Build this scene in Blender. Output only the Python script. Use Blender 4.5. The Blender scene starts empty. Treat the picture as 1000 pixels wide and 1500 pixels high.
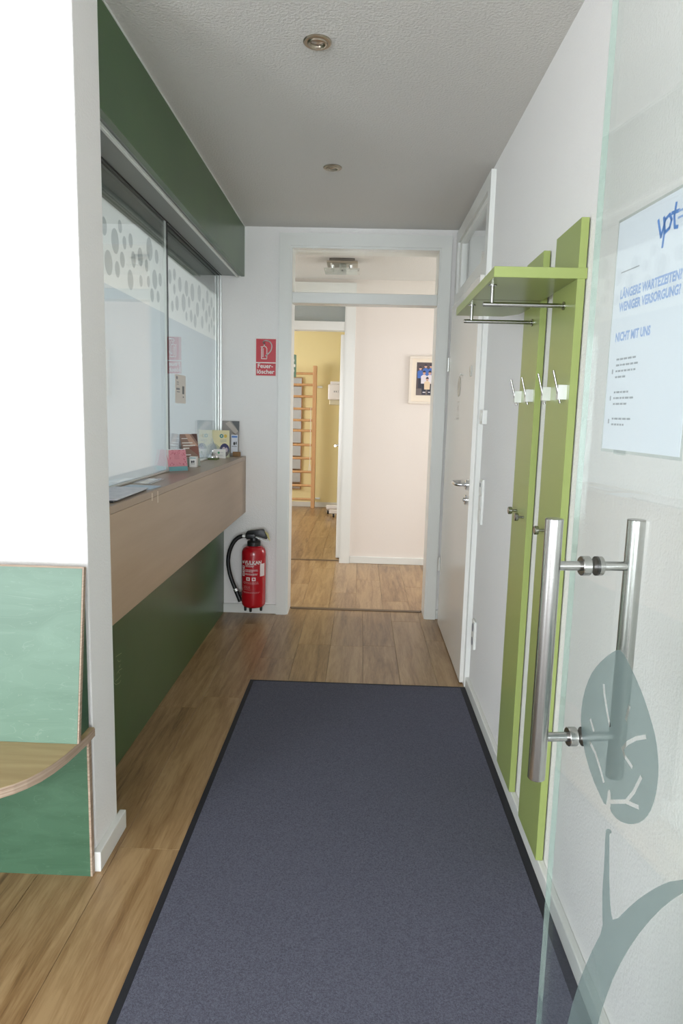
import bpy, bmesh, math, random
from mathutils import Vector, Matrix
from mathutils.geometry import delaunay_2d_cdt
random.seed(7)
SC = bpy.context.scene
COL = SC.collection

# ------------------------------------------------------------------ camera
cam_d = bpy.data.cameras.new('camera'); cam = bpy.data.objects.new('camera', cam_d); COL.objects.link(cam)
cam_d.sensor_fit = 'VERTICAL'; cam_d.sensor_height = 36.0; cam_d.lens = 24.0
cam_d.clip_start = 0.02; cam_d.clip_end = 60
r0 = Vector((0.99927473, 0.02868805, 0.02504023)); r1 = Vector((0.0289067, -0.14344025, -0.98923672)); r2 = Vector((-0.0247875, 0.98924309, -0.14416549))
cam.matrix_world = Matrix(((r0.x, -r1.x, -r2.x, 0), (r0.y, -r1.y, -r2.y, 0), (r0.z, -r1.z, -r2.z, 1.425), (0, 0, 0, 1)))
SC.camera = cam

# ------------------------------------------------------------------ world, daylight at the windows, exposure
SC.view_settings.view_transform = 'Standard'; SC.view_settings.look = 'None'
SC.view_settings.exposure = 0.66; SC.view_settings.gamma = 1.0; SC.view_settings.use_curve_mapping = False
w = bpy.data.worlds.new('sky'); SC.world = w; w.use_nodes = True
bg = w.node_tree.nodes['Background']; bg.inputs[0].default_value = (0.80, 0.90, 1.0, 1); bg.inputs[1].default_value = 1.0

def area(name, loc, direction, sx, sy, power, color):
    d = bpy.data.lights.new(name, 'AREA'); d.shape = 'RECTANGLE'; d.size = sx; d.size_y = sy; d.energy = power; d.color = color
    o = bpy.data.objects.new(name, d); COL.objects.link(o); o.location = loc
    o.rotation_euler = Vector(direction).to_track_quat('-Z', 'Z').to_euler()
    return o
DAY = (0.90, 0.95, 1.0)
area('daylight_entrance', (-0.1, -6.52, 1.30), (0, 1, 0), 5.6, 2.2, 300, DAY)        # the glazed front behind the camera
area('daylight_waiting', (-3.26, -2.5, 1.45), (1, 0, 0), 4.4, 1.9, 360, DAY)
area('daylight_office', (-3.26, 3.3, 1.5), (1, 0, 0), 1.6, 1.3, 32, DAY)
area('daylight_hall_left', (-3.26, 5.65, 1.45), (1, 0, 0), 1.2, 1.9, 33, (1, 0.965, 0.93))
area('daylight_hall_right', (2.46, 5.65, 1.4), (-1, 0, 0), 1.2, 2.0, 35, (1, 0.965, 0.93))
area('daylight_exercise', (-3.26, 8.4, 1.5), (1, 0, 0), 2.6, 1.7, 80, (1, 0.97, 0.92))
area('side_room_fill', (2.36, 3.7, 1.6), (-1, 0, 0), 1.0, 1.2, 3, DAY)  # added dim lamp, keeps the unseen side room behind the fanlight from going black

# ------------------------------------------------------------------ helpers
def lin(c):
    return tuple((x / 255 / 12.92) if x / 255 <= 0.04045 else ((x / 255 + 0.055) / 1.055) ** 2.4 for x in c) + (1.0,)
MATS = {}
def mat(name, rgb, rough=0.5, metal=0.0, bump=None, var=None, spec=0.5, coat=0.0):
    """rgb sRGB 0-255; bump=(scale, strength, distance); var=(scale xyz, second rgb)"""
    if name in MATS: return MATS[name]
    m = bpy.data.materials.new(name); m.use_nodes = True; nt = m.node_tree; p = nt.nodes['Principled BSDF']
    p.inputs['Base Color'].default_value = lin(rgb); p.inputs['Roughness'].default_value = rough
    p.inputs['Metallic'].default_value = metal; p.inputs['Specular IOR Level'].default_value = spec
    p.inputs['Coat Weight'].default_value = coat
    tc = nt.nodes.new('ShaderNodeTexCoord')
    if var:
        mp = nt.nodes.new('ShaderNodeMapping'); mp.inputs['Scale'].default_value = var[0]
        nz = nt.nodes.new('ShaderNodeTexNoise'); nz.inputs['Scale'].default_value = 1.0; nz.inputs['Detail'].default_value = 5; nz.inputs['Roughness'].default_value = 0.6
        mx = nt.nodes.new('ShaderNodeMix'); mx.data_type = 'RGBA'
        rp = nt.nodes.new('ShaderNodeMapRange'); rp.inputs[1].default_value = 0.3; rp.inputs[2].default_value = 0.7
        oi = nt.nodes.new('ShaderNodeObjectInfo'); ad = nt.nodes.new('ShaderNodeVectorMath'); ad.operation = 'MULTIPLY_ADD'
        nt.links.new(oi.outputs['Random'], ad.inputs[0]); ad.inputs[1].default_value = (37, 61, 83)
        nt.links.new(tc.outputs['Object'], mp.inputs[0]); nt.links.new(mp.outputs[0], ad.inputs[2])
        nt.links.new(ad.outputs[0], nz.inputs['Vector'])
        nt.links.new(nz.outputs[0], rp.inputs[0]); nt.links.new(rp.outputs[0], mx.inputs[0])
        mx.inputs[6].default_value = lin(rgb); mx.inputs[7].default_value = lin(var[1])
        nt.links.new(mx.outputs[2], p.inputs['Base Color'])
    if bump:
        nb = nt.nodes.new('ShaderNodeTexNoise'); nb.inputs['Scale'].default_value = bump[0]; nb.inputs['Detail'].default_value = 3
        bp = nt.nodes.new('ShaderNodeBump'); bp.inputs['Strength'].default_value = bump[1]; bp.inputs['Distance'].default_value = bump[2]
        nt.links.new(tc.outputs['Object'], nb.inputs['Vector']); nt.links.new(nb.outputs[0], bp.inputs['Height'])
        nt.links.new(bp.outputs[0], p.inputs['Normal'])
    MATS[name] = m
    return m

def plank_mat(name, dark, mid, light, rough=0.35):
    """oak boards, grain along Y, each board its own tone"""
    m = bpy.data.materials.new(name); m.use_nodes = True; nt = m.node_tree; p = nt.nodes['Principled BSDF']; N = nt.nodes.new; L = nt.links.new
    tc = N('ShaderNodeTexCoord'); oi = N('ShaderNodeObjectInfo')
    mp = N('ShaderNodeMapping'); mp.inputs['Scale'].default_value = (22, 1.7, 22); L(tc.outputs['Object'], mp.inputs[0])
    ad = N('ShaderNodeVectorMath'); ad.operation = 'MULTIPLY_ADD'; L(oi.outputs['Random'], ad.inputs[0]); ad.inputs[1].default_value = (31, 57, 77); L(mp.outputs[0], ad.inputs[2])
    n1 = N('ShaderNodeTexNoise'); n1.inputs['Scale'].default_value = 1.0; n1.inputs['Detail'].default_value = 6; n1.inputs['Roughness'].default_value = 0.62; n1.inputs['Distortion'].default_value = 0.8
    L(ad.outputs[0], n1.inputs['Vector'])
    n2 = N('ShaderNodeTexNoise'); n2.inputs['Scale'].default_value = 4.5; n2.inputs['Detail'].default_value = 5; n2.inputs['Distortion'].default_value = 1.5; L(ad.outputs[0], n2.inputs['Vector'])
    am = N('ShaderNodeMath'); am.operation = 'MULTIPLY_ADD'; am.inputs[1].default_value = 0.42; L(n2.outputs[0], am.inputs[0]); L(n1.outputs[0], am.inputs[2])
    mr = N('ShaderNodeMath'); mr.operation = 'MULTIPLY_ADD'; mr.inputs[1].default_value = 0.16; L(oi.outputs['Random'], mr.inputs[0]); L(am.outputs[0], mr.inputs[2])
    cr = N('ShaderNodeValToRGB'); e = cr.color_ramp.elements
    e[0].position = 0.50; e[0].color = lin(dark); e[1].position = 0.98; e[1].color = lin(light)
    k = e.new(0.72); k.color = lin(mid)
    L(mr.outputs[0], cr.inputs[0]); L(cr.outputs[0], p.inputs['Base Color'])
    p.inputs['Roughness'].default_value = rough
    bp = N('ShaderNodeBump'); bp.inputs['Strength'].default_value = 0.12; bp.inputs['Distance'].default_value = 0.001; L(am.outputs[0], bp.inputs['Height']); L(bp.outputs[0], p.inputs['Normal'])
    MATS[name] = m
    return m

def glass_mat(name, tint=(0.93, 0.97, 0.955), gain=1.0, rough=0.0, veil=0.0, veil_rgb=(200, 205, 205), glow=0.0):
    """thin clear pane: see-through plus Fresnel mirror reflection, optional etched film veil"""
    m = bpy.data.materials.new(name); m.use_nodes = True; nt = m.node_tree; N = nt.nodes.new; L = nt.links.new
    nt.nodes.remove(nt.nodes['Principled BSDF']); out = nt.nodes['Material Output']
    tr = N('ShaderNodeBsdfTransparent'); tr.inputs[0].default_value = tint + (1,)
    gl = N('ShaderNodeBsdfGlossy'); gl.inputs['Roughness'].default_value = rough; gl.inputs[0].default_value = (1, 1, 1, 1)
    lw = N('ShaderNodeFresnel'); ge = N('ShaderNodeNewGeometry'); io = N('ShaderNodeMapRange'); io.inputs[3].default_value = 1.5; io.inputs[4].default_value = 1 / 1.5
    L(ge.outputs['Backfacing'], io.inputs[0]); L(io.outputs[0], lw.inputs['IOR'])   # both faces of a pane reflect alike
    mu = N('ShaderNodeMath'); mu.operation = 'MULTIPLY'; mu.inputs[1].default_value = gain; mu.use_clamp = True; L(lw.outputs[0], mu.inputs[0])
    mx = N('ShaderNodeMixShader'); L(mu.outputs[0], mx.inputs[0])
    if veil > 0:
        df = N('ShaderNodeBsdfDiffuse'); df.inputs[0].default_value = lin(veil_rgb)
        m2 = N('ShaderNodeMixShader'); m2.inputs[0].default_value = veil; L(tr.outputs[0], m2.inputs[1])
        if glow > 0:      # light from behind scatters through the film
            tl = N('ShaderNodeBsdfTranslucent'); tl.inputs[0].default_value = lin(veil_rgb); m3 = N('ShaderNodeMixShader'); m3.inputs[0].default_value = glow
            L(df.outputs[0], m3.inputs[1]); L(tl.outputs[0], m3.inputs[2]); L(m3.outputs[0], m2.inputs[2])
        else: L(df.outputs[0], m2.inputs[2])
        L(m2.outputs[0], mx.inputs[1])
    else:
        L(tr.outputs[0], mx.inputs[1])
    L(gl.outputs[0], mx.inputs[2]); L(mx.outputs[0], out.inputs[0])
    MATS[name] = m
    return m

def tag(o, label=None, cat=None, group=None, kind=None):
    if label: o['label'] = label
    if cat: o['category'] = cat
    if group: o['group'] = group
    if kind: o['kind'] = kind
    return o
def empty(name, loc, label=None, cat=None, group=None, kind=None, parent=None):
    o = bpy.data.objects.new(name, None); COL.objects.link(o); o.empty_display_size = 0.05
    if parent is not None: o.parent = parent; o.location = Vector(loc) - wpos(parent)
    else: o.location = loc
    return tag(o, label, cat, group, kind)
def wpos(o):
    v = Vector((0, 0, 0))
    while o is not None: v += o.location; o = o.parent
    return v

class MB:
    """collects shapes in world coordinates; build() links them as one mesh object"""
    def __init__(s): s.bm = bmesh.new(); s.mi = 0
    def faces(s, vs, fs):
        V = [s.bm.verts.new(v) for v in vs]; out = []
        for f in fs:
            try: g = s.bm.faces.new([V[i] for i in f]); g.material_index = s.mi; out.append(g)
            except ValueError: pass
        return out
    def box(s, x0, x1, y0, y1, z0, z1, bevel=0.0, seg=1):
        vs = [(x, y, z) for x in (x0, x1) for y in (y0, y1) for z in (z0, z1)]
        fs = s.faces(vs, [(0, 1, 3, 2), (4, 6, 7, 5), (0, 4, 5, 1), (2, 3, 7, 6), (0, 2, 6, 4), (1, 5, 7, 3)])
        if bevel: s._bev(fs, bevel, seg)
        return s
    def _bev(s, fs, b, seg=1):
        es = list({e for f in fs for e in f.edges}); vs = list({v for f in fs for v in f.verts})
        bmesh.ops.bevel(s.bm, geom=es + vs, offset=b, segments=seg, affect='EDGES', profile=0.5, clamp_overlap=True, material=-1)
    def prism(s, pts, ext, bevel=0.0, seg=1):
        """pts: 3D polygon, ext: extrusion vector"""
        n = len(pts); e = Vector(ext); P = [Vector(p) for p in pts]
        vs = P + [p + e for p in P]
        fs = [tuple(range(n))[::-1], tuple(range(n, 2 * n))] + [(i, (i + 1) % n, n + (i + 1) % n, n + i) for i in range(n)]
        f = s.faces(vs, fs)
        if bevel: s._bev(f, bevel, seg)
        return s
    def lathe(s, prof, c, axis=(0, 0, 1), seg=32, cap=True):
        """prof: list of (radius, height along axis)"""
        A = Vector(axis).normalized(); U = A.orthogonal().normalized(); W = A.cross(U); c = Vector(c)
        vs = []; fs = []
        for r, h in prof:
            for k in range(seg):
                t = 2 * math.pi * k / seg; vs.append(c + A * h + (U * math.cos(t) + W * math.sin(t)) * max(r, 1e-5))
        for i in range(len(prof) - 1):
            for k in range(seg):
                a, b = i * seg + k, i * seg + (k + 1) % seg
                fs.append((a, b, b + seg, a + seg))
        if cap:
            fs.append(tuple(range(seg))[::-1]); fs.append(tuple(range((len(prof) - 1) * seg, len(prof) * seg)))
        s.faces(vs, fs); return s
    def cyl(s, p, q, r, seg=20):
        p = Vector(p); q = Vector(q); L = (q - p).length; b = min(r * 0.12, 0.001)
        return s.lathe([(r - b, 0), (r, b), (r, L - b), (r - b, L)], p, q - p, seg)
    def tube(s, pts, r, seg=12, smooth=0):
        P = [Vector(p) for p in pts]
        for _ in range(smooth):
            Q = [P[0]]
            for i in range(len(P) - 1): Q += [P[i].lerp(P[i + 1], 0.25), P[i].lerp(P[i + 1], 0.75)]
            P = Q + [P[-1]]
        up = None; vs = []; fs = []; n = len(P)
        for i, p in enumerate(P):
            t = (P[min(i + 1, n - 1)] - P[max(i - 1, 0)]).normalized()
            if up is None: up = t.orthogonal().normalized()
            up = (up - t * up.dot(t)).normalized(); sd = t.cross(up)
            rr = r[i] if isinstance(r, (list, tuple)) and len(r) == n else (r if not isinstance(r, (list, tuple)) else r[0])
            for k in range(seg):
                a = 2 * math.pi * k / seg; vs.append(p + (up * math.cos(a) + sd * math.sin(a)) * rr)
        for i in range(n - 1):
            for k in range(seg):
                a, b = i * seg + k, i * seg + (k + 1) % seg; fs.append((a, b, b + seg, a + seg))
        fs.append(tuple(range(seg))[::-1]); fs.append(tuple(range((n - 1) * seg, n * seg)))
        s.faces(vs, fs); return s
    def build(s, name, mats, parent=None, smooth=None, **tg):
        bm = s.bm; bmesh.ops.recalc_face_normals(bm, faces=bm.faces[:])
        co = [v.co for v in bm.verts]
        c = Vector([(min(v[i] for v in co) + max(v[i] for v in co)) / 2 for i in range(3)])
        if parent is None: c.z = min(v.z for v in co)
        bmesh.ops.translate(bm, verts=bm.verts[:], vec=-c)
        me = bpy.data.meshes.new(name); bm.to_mesh(me); bm.free()
        for m in (mats if isinstance(mats, (list, tuple)) else [mats]): me.materials.append(m)
        if smooth:
            for p in me.polygons: p.use_smooth = True
            me.set_sharp_from_angle(angle=math.radians(smooth))
        o = bpy.data.objects.new(name, me); COL.objects.link(o)
        if parent is not None: o.parent = parent; o.location = c - wpos(parent)
        else: o.location = c
        return tag(o, tg.get('label'), tg.get('cat'), tg.get('group'), tg.get('kind'))

def B(*a, **k): return MB().box(*a, **k)

# flat print -----------------------------------------------------------
class Frame:
    def __init__(s, o, u, v): s.o = Vector(o); s.u = Vector(u).normalized(); s.v = Vector(v).normalized(); s.n = s.u.cross(s.v)
    def p(s, x, y, d=0.0): return s.o + s.u * x + s.v * y + s.n * d
_fc = {}
def text_geo(body, size, bold=0.0, xs=1.0, spacing=1.0, align='CENTER'):
    key = (body, size, bold, xs, spacing, align)
    if key in _fc: return _fc[key]
    cu = bpy.data.curves.new('lettering', 'FONT'); cu.body = body; cu.size = size; cu.align_x = align; cu.align_y = 'CENTER'
    cu.offset = bold; cu.space_character = spacing; cu.resolution_u = 3
    o = bpy.data.objects.new('lettering', cu); COL.objects.link(o); bpy.context.view_layer.update()
    me = o.evaluated_get(bpy.context.evaluated_depsgraph_get()).to_mesh()
    r = ([(v.co.x * xs, v.co.y) for v in me.vertices], [tuple(p.vertices) for p in me.polygons])
    o.evaluated_get(bpy.context.evaluated_depsgraph_get()).to_mesh_clear()
    bpy.data.objects.remove(o); bpy.data.curves.remove(cu)
    _fc[key] = r
    return r
def rect(x0, x1, y0, y1): return [(x0, y0), (x1, y0), (x1, y1), (x0, y1)]
def rrect(x0, x1, y0, y1, r):
    out = []
    for cx, cy, a0 in ((x1 - r, y0 + r, -90), (x1 - r, y1 - r, 0), (x0 + r, y1 - r, 90), (x0 + r, y0 + r, 180)):
        for k in range(5):
            t = math.radians(a0 + k * 22.5); out.append((cx + r * math.cos(t), cy + r * math.sin(t)))
    return out
def ell(cx, cy, rx, ry, n=20): return [(cx + rx * math.cos(2 * math.pi * k / n), cy + ry * math.sin(2 * math.pi * k / n)) for k in range(n)]
def stroke(pts, w):
    """outline polygons of a polyline"""
    out = []
    for (x0, y0), (x1, y1) in zip(pts, pts[1:]):
        dx, dy = x1 - x0, y1 - y0; l = math.hypot(dx, dy) or 1; nx, ny = -dy / l * w / 2, dx / l * w / 2
        ex, ey = dx / l * w * 0.25, dy / l * w * 0.25
        out.append([(x0 - ex + nx, y0 - ey + ny), (x0 - ex - nx, y0 - ey - ny), (x1 + ex - nx, y1 + ey - ny), (x1 + ex + nx, y1 + ey + ny)])
    return out
def flat(name, fr, items, parent, base=0.0004, step=0.00025, bend=None, **tg):
    """items: (kind, data, material); shapes lie one above the other on the frame"""
    mb = MB(); mats = []
    for i, (k, d, m) in enumerate(items):
        if m not in mats: mats.append(m)
        mb.mi = mats.index(m); off = base + step * i
        P = (lambda x, y: bend(x, y, off)) if bend else (lambda x, y: fr.p(x, y, off))
        if k == 'poly': mb.faces([P(*q) for q in d], [tuple(range(len(d)))])
        elif k == 'polys':
            for pg in d: mb.faces([P(*q) for q in pg], [tuple(range(len(pg)))])
        elif k == 'text':
            geo, x, y = d; mb.faces([P(a + x, b + y) for a, b in geo[0]], geo[1])
        elif k == 'mesh': mb.faces([P(*q) for q in d[0]], d[1])
    return mb.build(name, mats, parent, **tg)

def pip(x, y, poly):
    c = False; j = len(poly) - 1
    for i in range(len(poly)):
        xi, yi = poly[i]; xj, yj = poly[j]
        if (yi > y) != (yj > y) and x < (xj - xi) * (y - yi) / (yj - yi) + xi: c = not c
        j = i
    return c
def chaikin(pts, it=2, closed=True):
    for _ in range(it):
        q = []; n = len(pts)
        for i in range(n if closed else n - 1):
            a, b = pts[i], pts[(i + 1) % n]
            q += [(a[0] * .75 + b[0] * .25, a[1] * .75 + b[1] * .25), (a[0] * .25 + b[0] * .75, a[1] * .25 + b[1] * .75)]
        pts = q if closed else [pts[0]] + q + [pts[-1]]
    return pts
def cut_mesh(outer, strokes):
    """triangles of outer polygon minus stroke quads"""
    V = []; E = []
    for pg in [outer] + strokes:
        b = len(V); V += [Vector(p) for p in pg]; E += [(b + i, b + (i + 1) % len(pg)) for i in range(len(pg))]
    r = delaunay_2d_cdt(V, E, [], 0, 1e-6); vs, fs = r[0], r[2]; keep = []
    for f in fs:
        cx = sum(vs[i].x for i in f) / len(f); cy = sum(vs[i].y for i in f) / len(f)
        if pip(cx, cy, outer) and not any(pip(cx, cy, s) for s in strokes): keep.append(tuple(f))
    return [(v.x, v.y) for v in vs], keep

# ------------------------------------------------------------------ materials
M_wall = mat('white_plaster', (240, 238, 235), 0.85, bump=(130, 0.55, 0.004))
M_wall2 = mat('cream_plaster', (232, 224, 216), 0.85, bump=(60, 0.15, 0.003))
M_ceil = mat('ceiling_plaster', (222, 219, 214), 0.9, bump=(110, 0.8, 0.005))
M_yellow = mat('yellow_paint', (238, 224, 172), 0.8, bump=(60, 0.15, 0.003))
M_trim = mat('white_lacquer', (226, 227, 222), 0.32)
M_door = mat('door_lacquer', (228, 226, 220), 0.22)
M_slot = mat('dark_gap', (60, 60, 58), 0.8)
M_plank = plank_mat('oak_planks', (104, 76, 46), (148, 116, 78), (176, 146, 106), 0.3)
M_sub = mat('screed', (64, 48, 34), 0.7)
M_thresh = mat('brown_threshold', (104, 84, 62), 0.5)
M_carpet = mat('grey_carpet', (80, 81, 93), 0.95, var=((230, 230, 230), (114, 115, 129)), bump=(500, 0.8, 0.004), spec=0.1)
M_rubber = mat('black_rubber', (30, 31, 38), 0.7, bump=(300, 0.3, 0.002))
M_dgreen = mat('dark_green_laminate', (66, 98, 54), 0.28, var=((2, 2, 2), (56, 86, 50)))
M_soffit = mat('grey_soffit', (140, 147, 142), 0.35)
M_profile = mat('pale_profile', (226, 230, 224), 0.35)
M_counter = mat('beech_laminate', (176, 152, 126), 0.35, var=((3, 1.2, 14), (164, 139, 112)))
M_ctop = mat('counter_top_laminate', (160, 138, 116), 0.3, var=((14, 1.5, 3), (148, 126, 104)))
M_lime = mat('lime_lacquer', (150, 164, 94), 0.3)
M_steel = mat('brushed_steel', (172, 171, 168), 0.24, 1.0, bump=(350, 0.05, 0.001))
M_chrome = mat('chrome', (214, 214, 214), 0.12, 1.0)
M_satin = mat('satin_aluminium', (226, 228, 224), 0.4, 0.6)
M_black = mat('black_plastic', (22, 23, 24), 0.4)
M_red = mat('red_enamel', (176, 14, 30), 0.22, coat=0.4)
M_signred = mat('sign_red', (196, 44, 56), 0.4)
M_white = mat('white_print', (236, 232, 226), 0.5)
M_paper = mat('paper', (222, 224, 232), 0.6)
M_grey = mat('grey_print', (150, 152, 158), 0.6)
M_dark = mat('dark_print', (48, 48, 52), 0.6)
M_blue = mat('blue_print', (96, 138, 204), 0.6)
M_pblue = mat('pale_blue_print', (150, 172, 216), 0.6)
M_greensign = mat('sign_green', (70, 118, 92), 0.5)
M_ply = mat('plywood_edge', (186, 166, 146), 0.6, var=((4, 4, 260), (140, 116, 96)))
M_seat = mat('oak_seat', (184, 160, 118), 0.35, var=((2.5, 30, 30), (164, 138, 98)))
M_wood = mat('beech_rod', (212, 168, 122), 0.45, var=((20, 20, 3), (200, 152, 106)))
def stained(name, a, b, c):
    m = bpy.data.materials.new(name); m.use_nodes = True; nt = m.node_tree; p = nt.nodes['Principled BSDF']; N = nt.nodes.new; L = nt.links.new
    tc = N('ShaderNodeTexCoord'); mp = N('ShaderNodeMapping'); mp.inputs['Scale'].default_value = (2.2, 1, 9); L(tc.outputs['Object'], mp.inputs[0])
    n1 = N('ShaderNodeTexNoise'); n1.inputs['Scale'].default_value = 1.6; n1.inputs['Detail'].default_value = 3; n1.inputs['Distortion'].default_value = 1.2; L(mp.outputs[0], n1.inputs['Vector'])
    cr = N('ShaderNodeValToRGB'); e = cr.color_ramp.elements; e[0].position = 0.32; e[0].color = lin(a); e[1].position = 0.72; e[1].color = lin(b); L(n1.outputs[0], cr.inputs[0])
    wv = N('ShaderNodeMath'); wv.operation = 'PINGPONG'; wv.inputs[1].default_value = 0.045; L(n1.outputs[0], wv.inputs[0])
    g = N('ShaderNodeMath'); g.operation = 'LESS_THAN'; g.inputs[1].default_value = 0.0022; L(wv.outputs[0], g.inputs[0])
    g2 = N('ShaderNodeMath'); g2.operation = 'MULTIPLY'; g2.inputs[1].default_value = 0.35; L(g.outputs[0], g2.inputs[0])
    mx = N('ShaderNodeMix'); mx.data_type = 'RGBA'; L(g2.outputs[0], mx.inputs[0]); L(cr.outputs[0], mx.inputs[6]); mx.inputs[7].default_value = lin(c)
    L(mx.outputs[2], p.inputs['Base Color']); p.inputs['Roughness'].default_value = 0.4
    MATS[name] = m; return m
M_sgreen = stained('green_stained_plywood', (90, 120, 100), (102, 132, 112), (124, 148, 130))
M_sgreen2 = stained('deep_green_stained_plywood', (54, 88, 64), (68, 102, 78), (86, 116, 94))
G_door = glass_mat('door_glass', (0.955, 0.975, 0.965), 1.0)
G_edge = glass_mat('glass_edge', (0.86, 0.93, 0.90), 1.6, 0.05, veil=0.12, veil_rgb=(205, 225, 218))
G_film = glass_mat('etched_film', (0.60, 0.66, 0.65), 0.5, 0.2, veil=0.55, veil_rgb=(120, 136, 134))
G_rec = glass_mat('reception_glass', (0.95, 0.975, 0.97), 1.0)
G_haze = glass_mat('frosted_glass', (0.72, 0.78, 0.78), 1.0, 0.0, veil=0.5, veil_rgb=(188, 194, 198), glow=0.5)
G_thin = glass_mat('clear_pane', (0.96, 0.97, 0.96), 1.0)
G_acryl = glass_mat('clear_acrylic', (0.92, 0.94, 0.93), 1.0, 0.05, veil=0.08)
M_sil = mat('black_seal', (26, 28, 28), 0.5)

# ------------------------------------------------------------------ setting
CH = 2.62
XR = 0.61; YB = 4.69
S_ = 'structure'
floor = B(-3.35, 3.15, -6.8, 10.6, -0.12, -0.0095).build('floor', M_sub, kind=S_)
plank_cache = {}
def plank(x0, x1, y0, y1):
    wd, ln = round(x1 - x0, 3), round(y1 - y0, 3)
    g = 0.0006
    if (wd, ln) not in plank_cache:
        o = B(x0 + g, x1 - g, y0 + g, y1 - g, -0.009, 0.0, bevel=0.0006).build('plank', M_plank, floor); plank_cache[(wd, ln)] = o
    else:
        o = plank_cache[(wd, ln)].copy(); COL.objects.link(o)
        o.location = Vector(((x0 + x1) / 2, (y0 + y1) / 2, -0.0045)) - floor.location
def lay(xs, y0, y1, starts, L=1.2):
    for i, (a, b) in enumerate(xs):
        s = starts[i % len(starts)] - 6 * L
        while s < y1:
            a0, b0 = max(s, y0), min(s + L, y1)
            if b0 - a0 > 0.05: plank(a, b, round(a0, 3), round(b0, 3))
            s += L
cols = [(-1.55 + 0.2 * i, -1.35 + 0.2 * i) for i in range(10)] + [(0.45, XR - 0.001)]
lay(cols, 0.2, 4.83, [1.62, 0.95, 1.31, 0.7, 2.03, 1.4, 1.66, 1.65, 1.67, 0.99, 0.6])
cols2 = [(-1.2 + 0.2 * i, -1.0 + 0.2 * i) for i in range(11)]
lay(cols2, 4.87, 6.49, [5.3, 5.75, 5.1, 5.55, 4.95])
lay([(-1.75 + 0.2 * i, -1.55 + 0.2 * i) for i in range(9)], 6.53, 10.24, [7.3, 6.9, 7.7, 7.1])
B(-3.35, 3.15, -6.8, 10.6, CH, CH + 0.15).build('ceiling', M_ceil, kind=S_)

def wall_x(name, x0, x1, y0, y1, m, holes=(), z1=CH, label=None):
    """wall lying along X between y0..y1 thickness, holes (xa, xb, za, zb)"""
    mb = MB(); cur = x0
    for xa, xb, za, zb in sorted(holes):
        mb.box(cur, xa, y0, y1, 0, z1)
        if za > 0: mb.box(xa, xb, y0, y1, 0, za)
        if zb < z1: mb.box(xa, xb, y0, y1, zb, z1)
        cur = xb
    mb.box(cur, x1, y0, y1, 0, z1)
    return mb.build(name, m, kind=S_)
def wall_y(name, y0, y1, x0, x1, m, holes=(), z1=CH):
    mb = MB(); cur = y0
    for ya, yb, za, zb in sorted(holes):
        mb.box(x0, x1, cur, ya, 0, z1)
        if za > 0: mb.box(x0, x1, ya, yb, 0, za)
        if zb < z1: mb.box(x0, x1, ya, yb, zb, z1)
        cur = yb
    mb.box(x0, x1, cur, y1, 0, z1)
    return mb.build(name, m, kind=S_)
wall_y('wall_right', 0.0, YB, XR, XR + 0.14, M_wall, [(3.49, 4.62, 0, 2.57)])
wall_x('wall_back', -3.2, 2.4, YB, YB + 0.15, M_wall, [(-0.50, 0.50, 0, 2.51)])
B(-3.2, -0.785, 1.93, 2.115, 0, CH, bevel=0.004, seg=2).build('wall_left', M_wall, kind=S_)
wall_x('wall_entrance', -3.2, 3.0, -6.65, -6.5, M_wall, [(-2.9, 2.7, 0.2, 2.4)])
wall_x('wall_beside_entrance', XR + 0.14, 3.15, 0.0, 0.12, M_wall)
wall_y('wall_waiting_right', -6.5, 0.0, 3.0, 3.15, M_wall)
wall_y('wall_waiting', -6.5, 1.93, -3.35, -3.2, M_wall, [(-4.8, -0.2, 0.45, 2.4)])
wall_y('wall_office', 2.115, YB, -3.35, -3.2, M_wall, [(2.5, 4.1, 0.85, 2.15)])
wall_y('wall_hall_left', 4.84, 6.42, -3.35, -3.2, M_wall2, [(5.05, 6.25, 0.5, 2.4)])
wall_y('wall_hall_right', 4.84, 6.42, 2.4, 2.55, M_wall2, [(5.05, 6.25, 0.4, 2.4)])
wall_x('wall_hall_back', -3.2, 2.4, 6.42, 6.56, M_wall2, [(-1.07, -0.155, 0, 2.53)])
wall_x('wall_exercise_back', -3.2, 1.0, 10.25, 10.4, M_yellow)
wall_y('wall_exercise_left', 6.56, 10.25, -3.35, -3.2, M_yellow, [(7.1, 9.7, 0.65, 2.35)])
wall_y('wall_exercise_right', 6.56, 10.25, 0.9, 1.0, M_yellow)
wall_x('wall_side_room_front', 0.75, 2.4, 2.7, 2.8, M_wall)
wall_y('wall_side_room_right', 2.8, YB, 2.4, 2.5, M_wall, [(3.2, 4.2, 1.0, 2.2)])

# window frames of the rooms beside and behind the view
def window(idx, axis, at, a0, a1, z0, z1, depth, bars):
    e = empty('window_%d' % idx, (at, (a0 + a1) / 2, z0) if axis == 'x' else ((a0 + a1) / 2, at, z0), kind=S_)
    mb = MB(); t = 0.06
    def bx(p0, p1, q0, q1):
        if axis == 'x': mb.box(at - depth / 2, at + depth / 2, p0, p1, q0, q1)
        else: mb.box(p0, p1, at - depth / 2, at + depth / 2, q0, q1)
    bx(a0, a1, z0, z0 + t); bx(a0, a1, z1 - t, z1); bx(a0, a0 + t, z0 + t, z1 - t); bx(a1 - t, a1, z0 + t, z1 - t)
    for k in range(1, bars):
        c = a0 + (a1 - a0) * k / bars; bx(c - t / 2, c + t / 2, z0 + t, z1 - t)
    mb.build('window_frame', M_trim, e)
window(2, 'y', -6.56, -2.9, 2.7, 0.2, 2.4, 0.06, 4)
window(3, 'x', -3.23, -4.8, -0.2, 0.45, 2.4, 0.05, 4)
window(4, 'x', -3.23, 2.5, 4.1, 0.85, 2.15, 0.05, 2)
window(5, 'x', -3.23, 5.05, 6.25, 0.5, 2.4, 0.05, 1)
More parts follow.
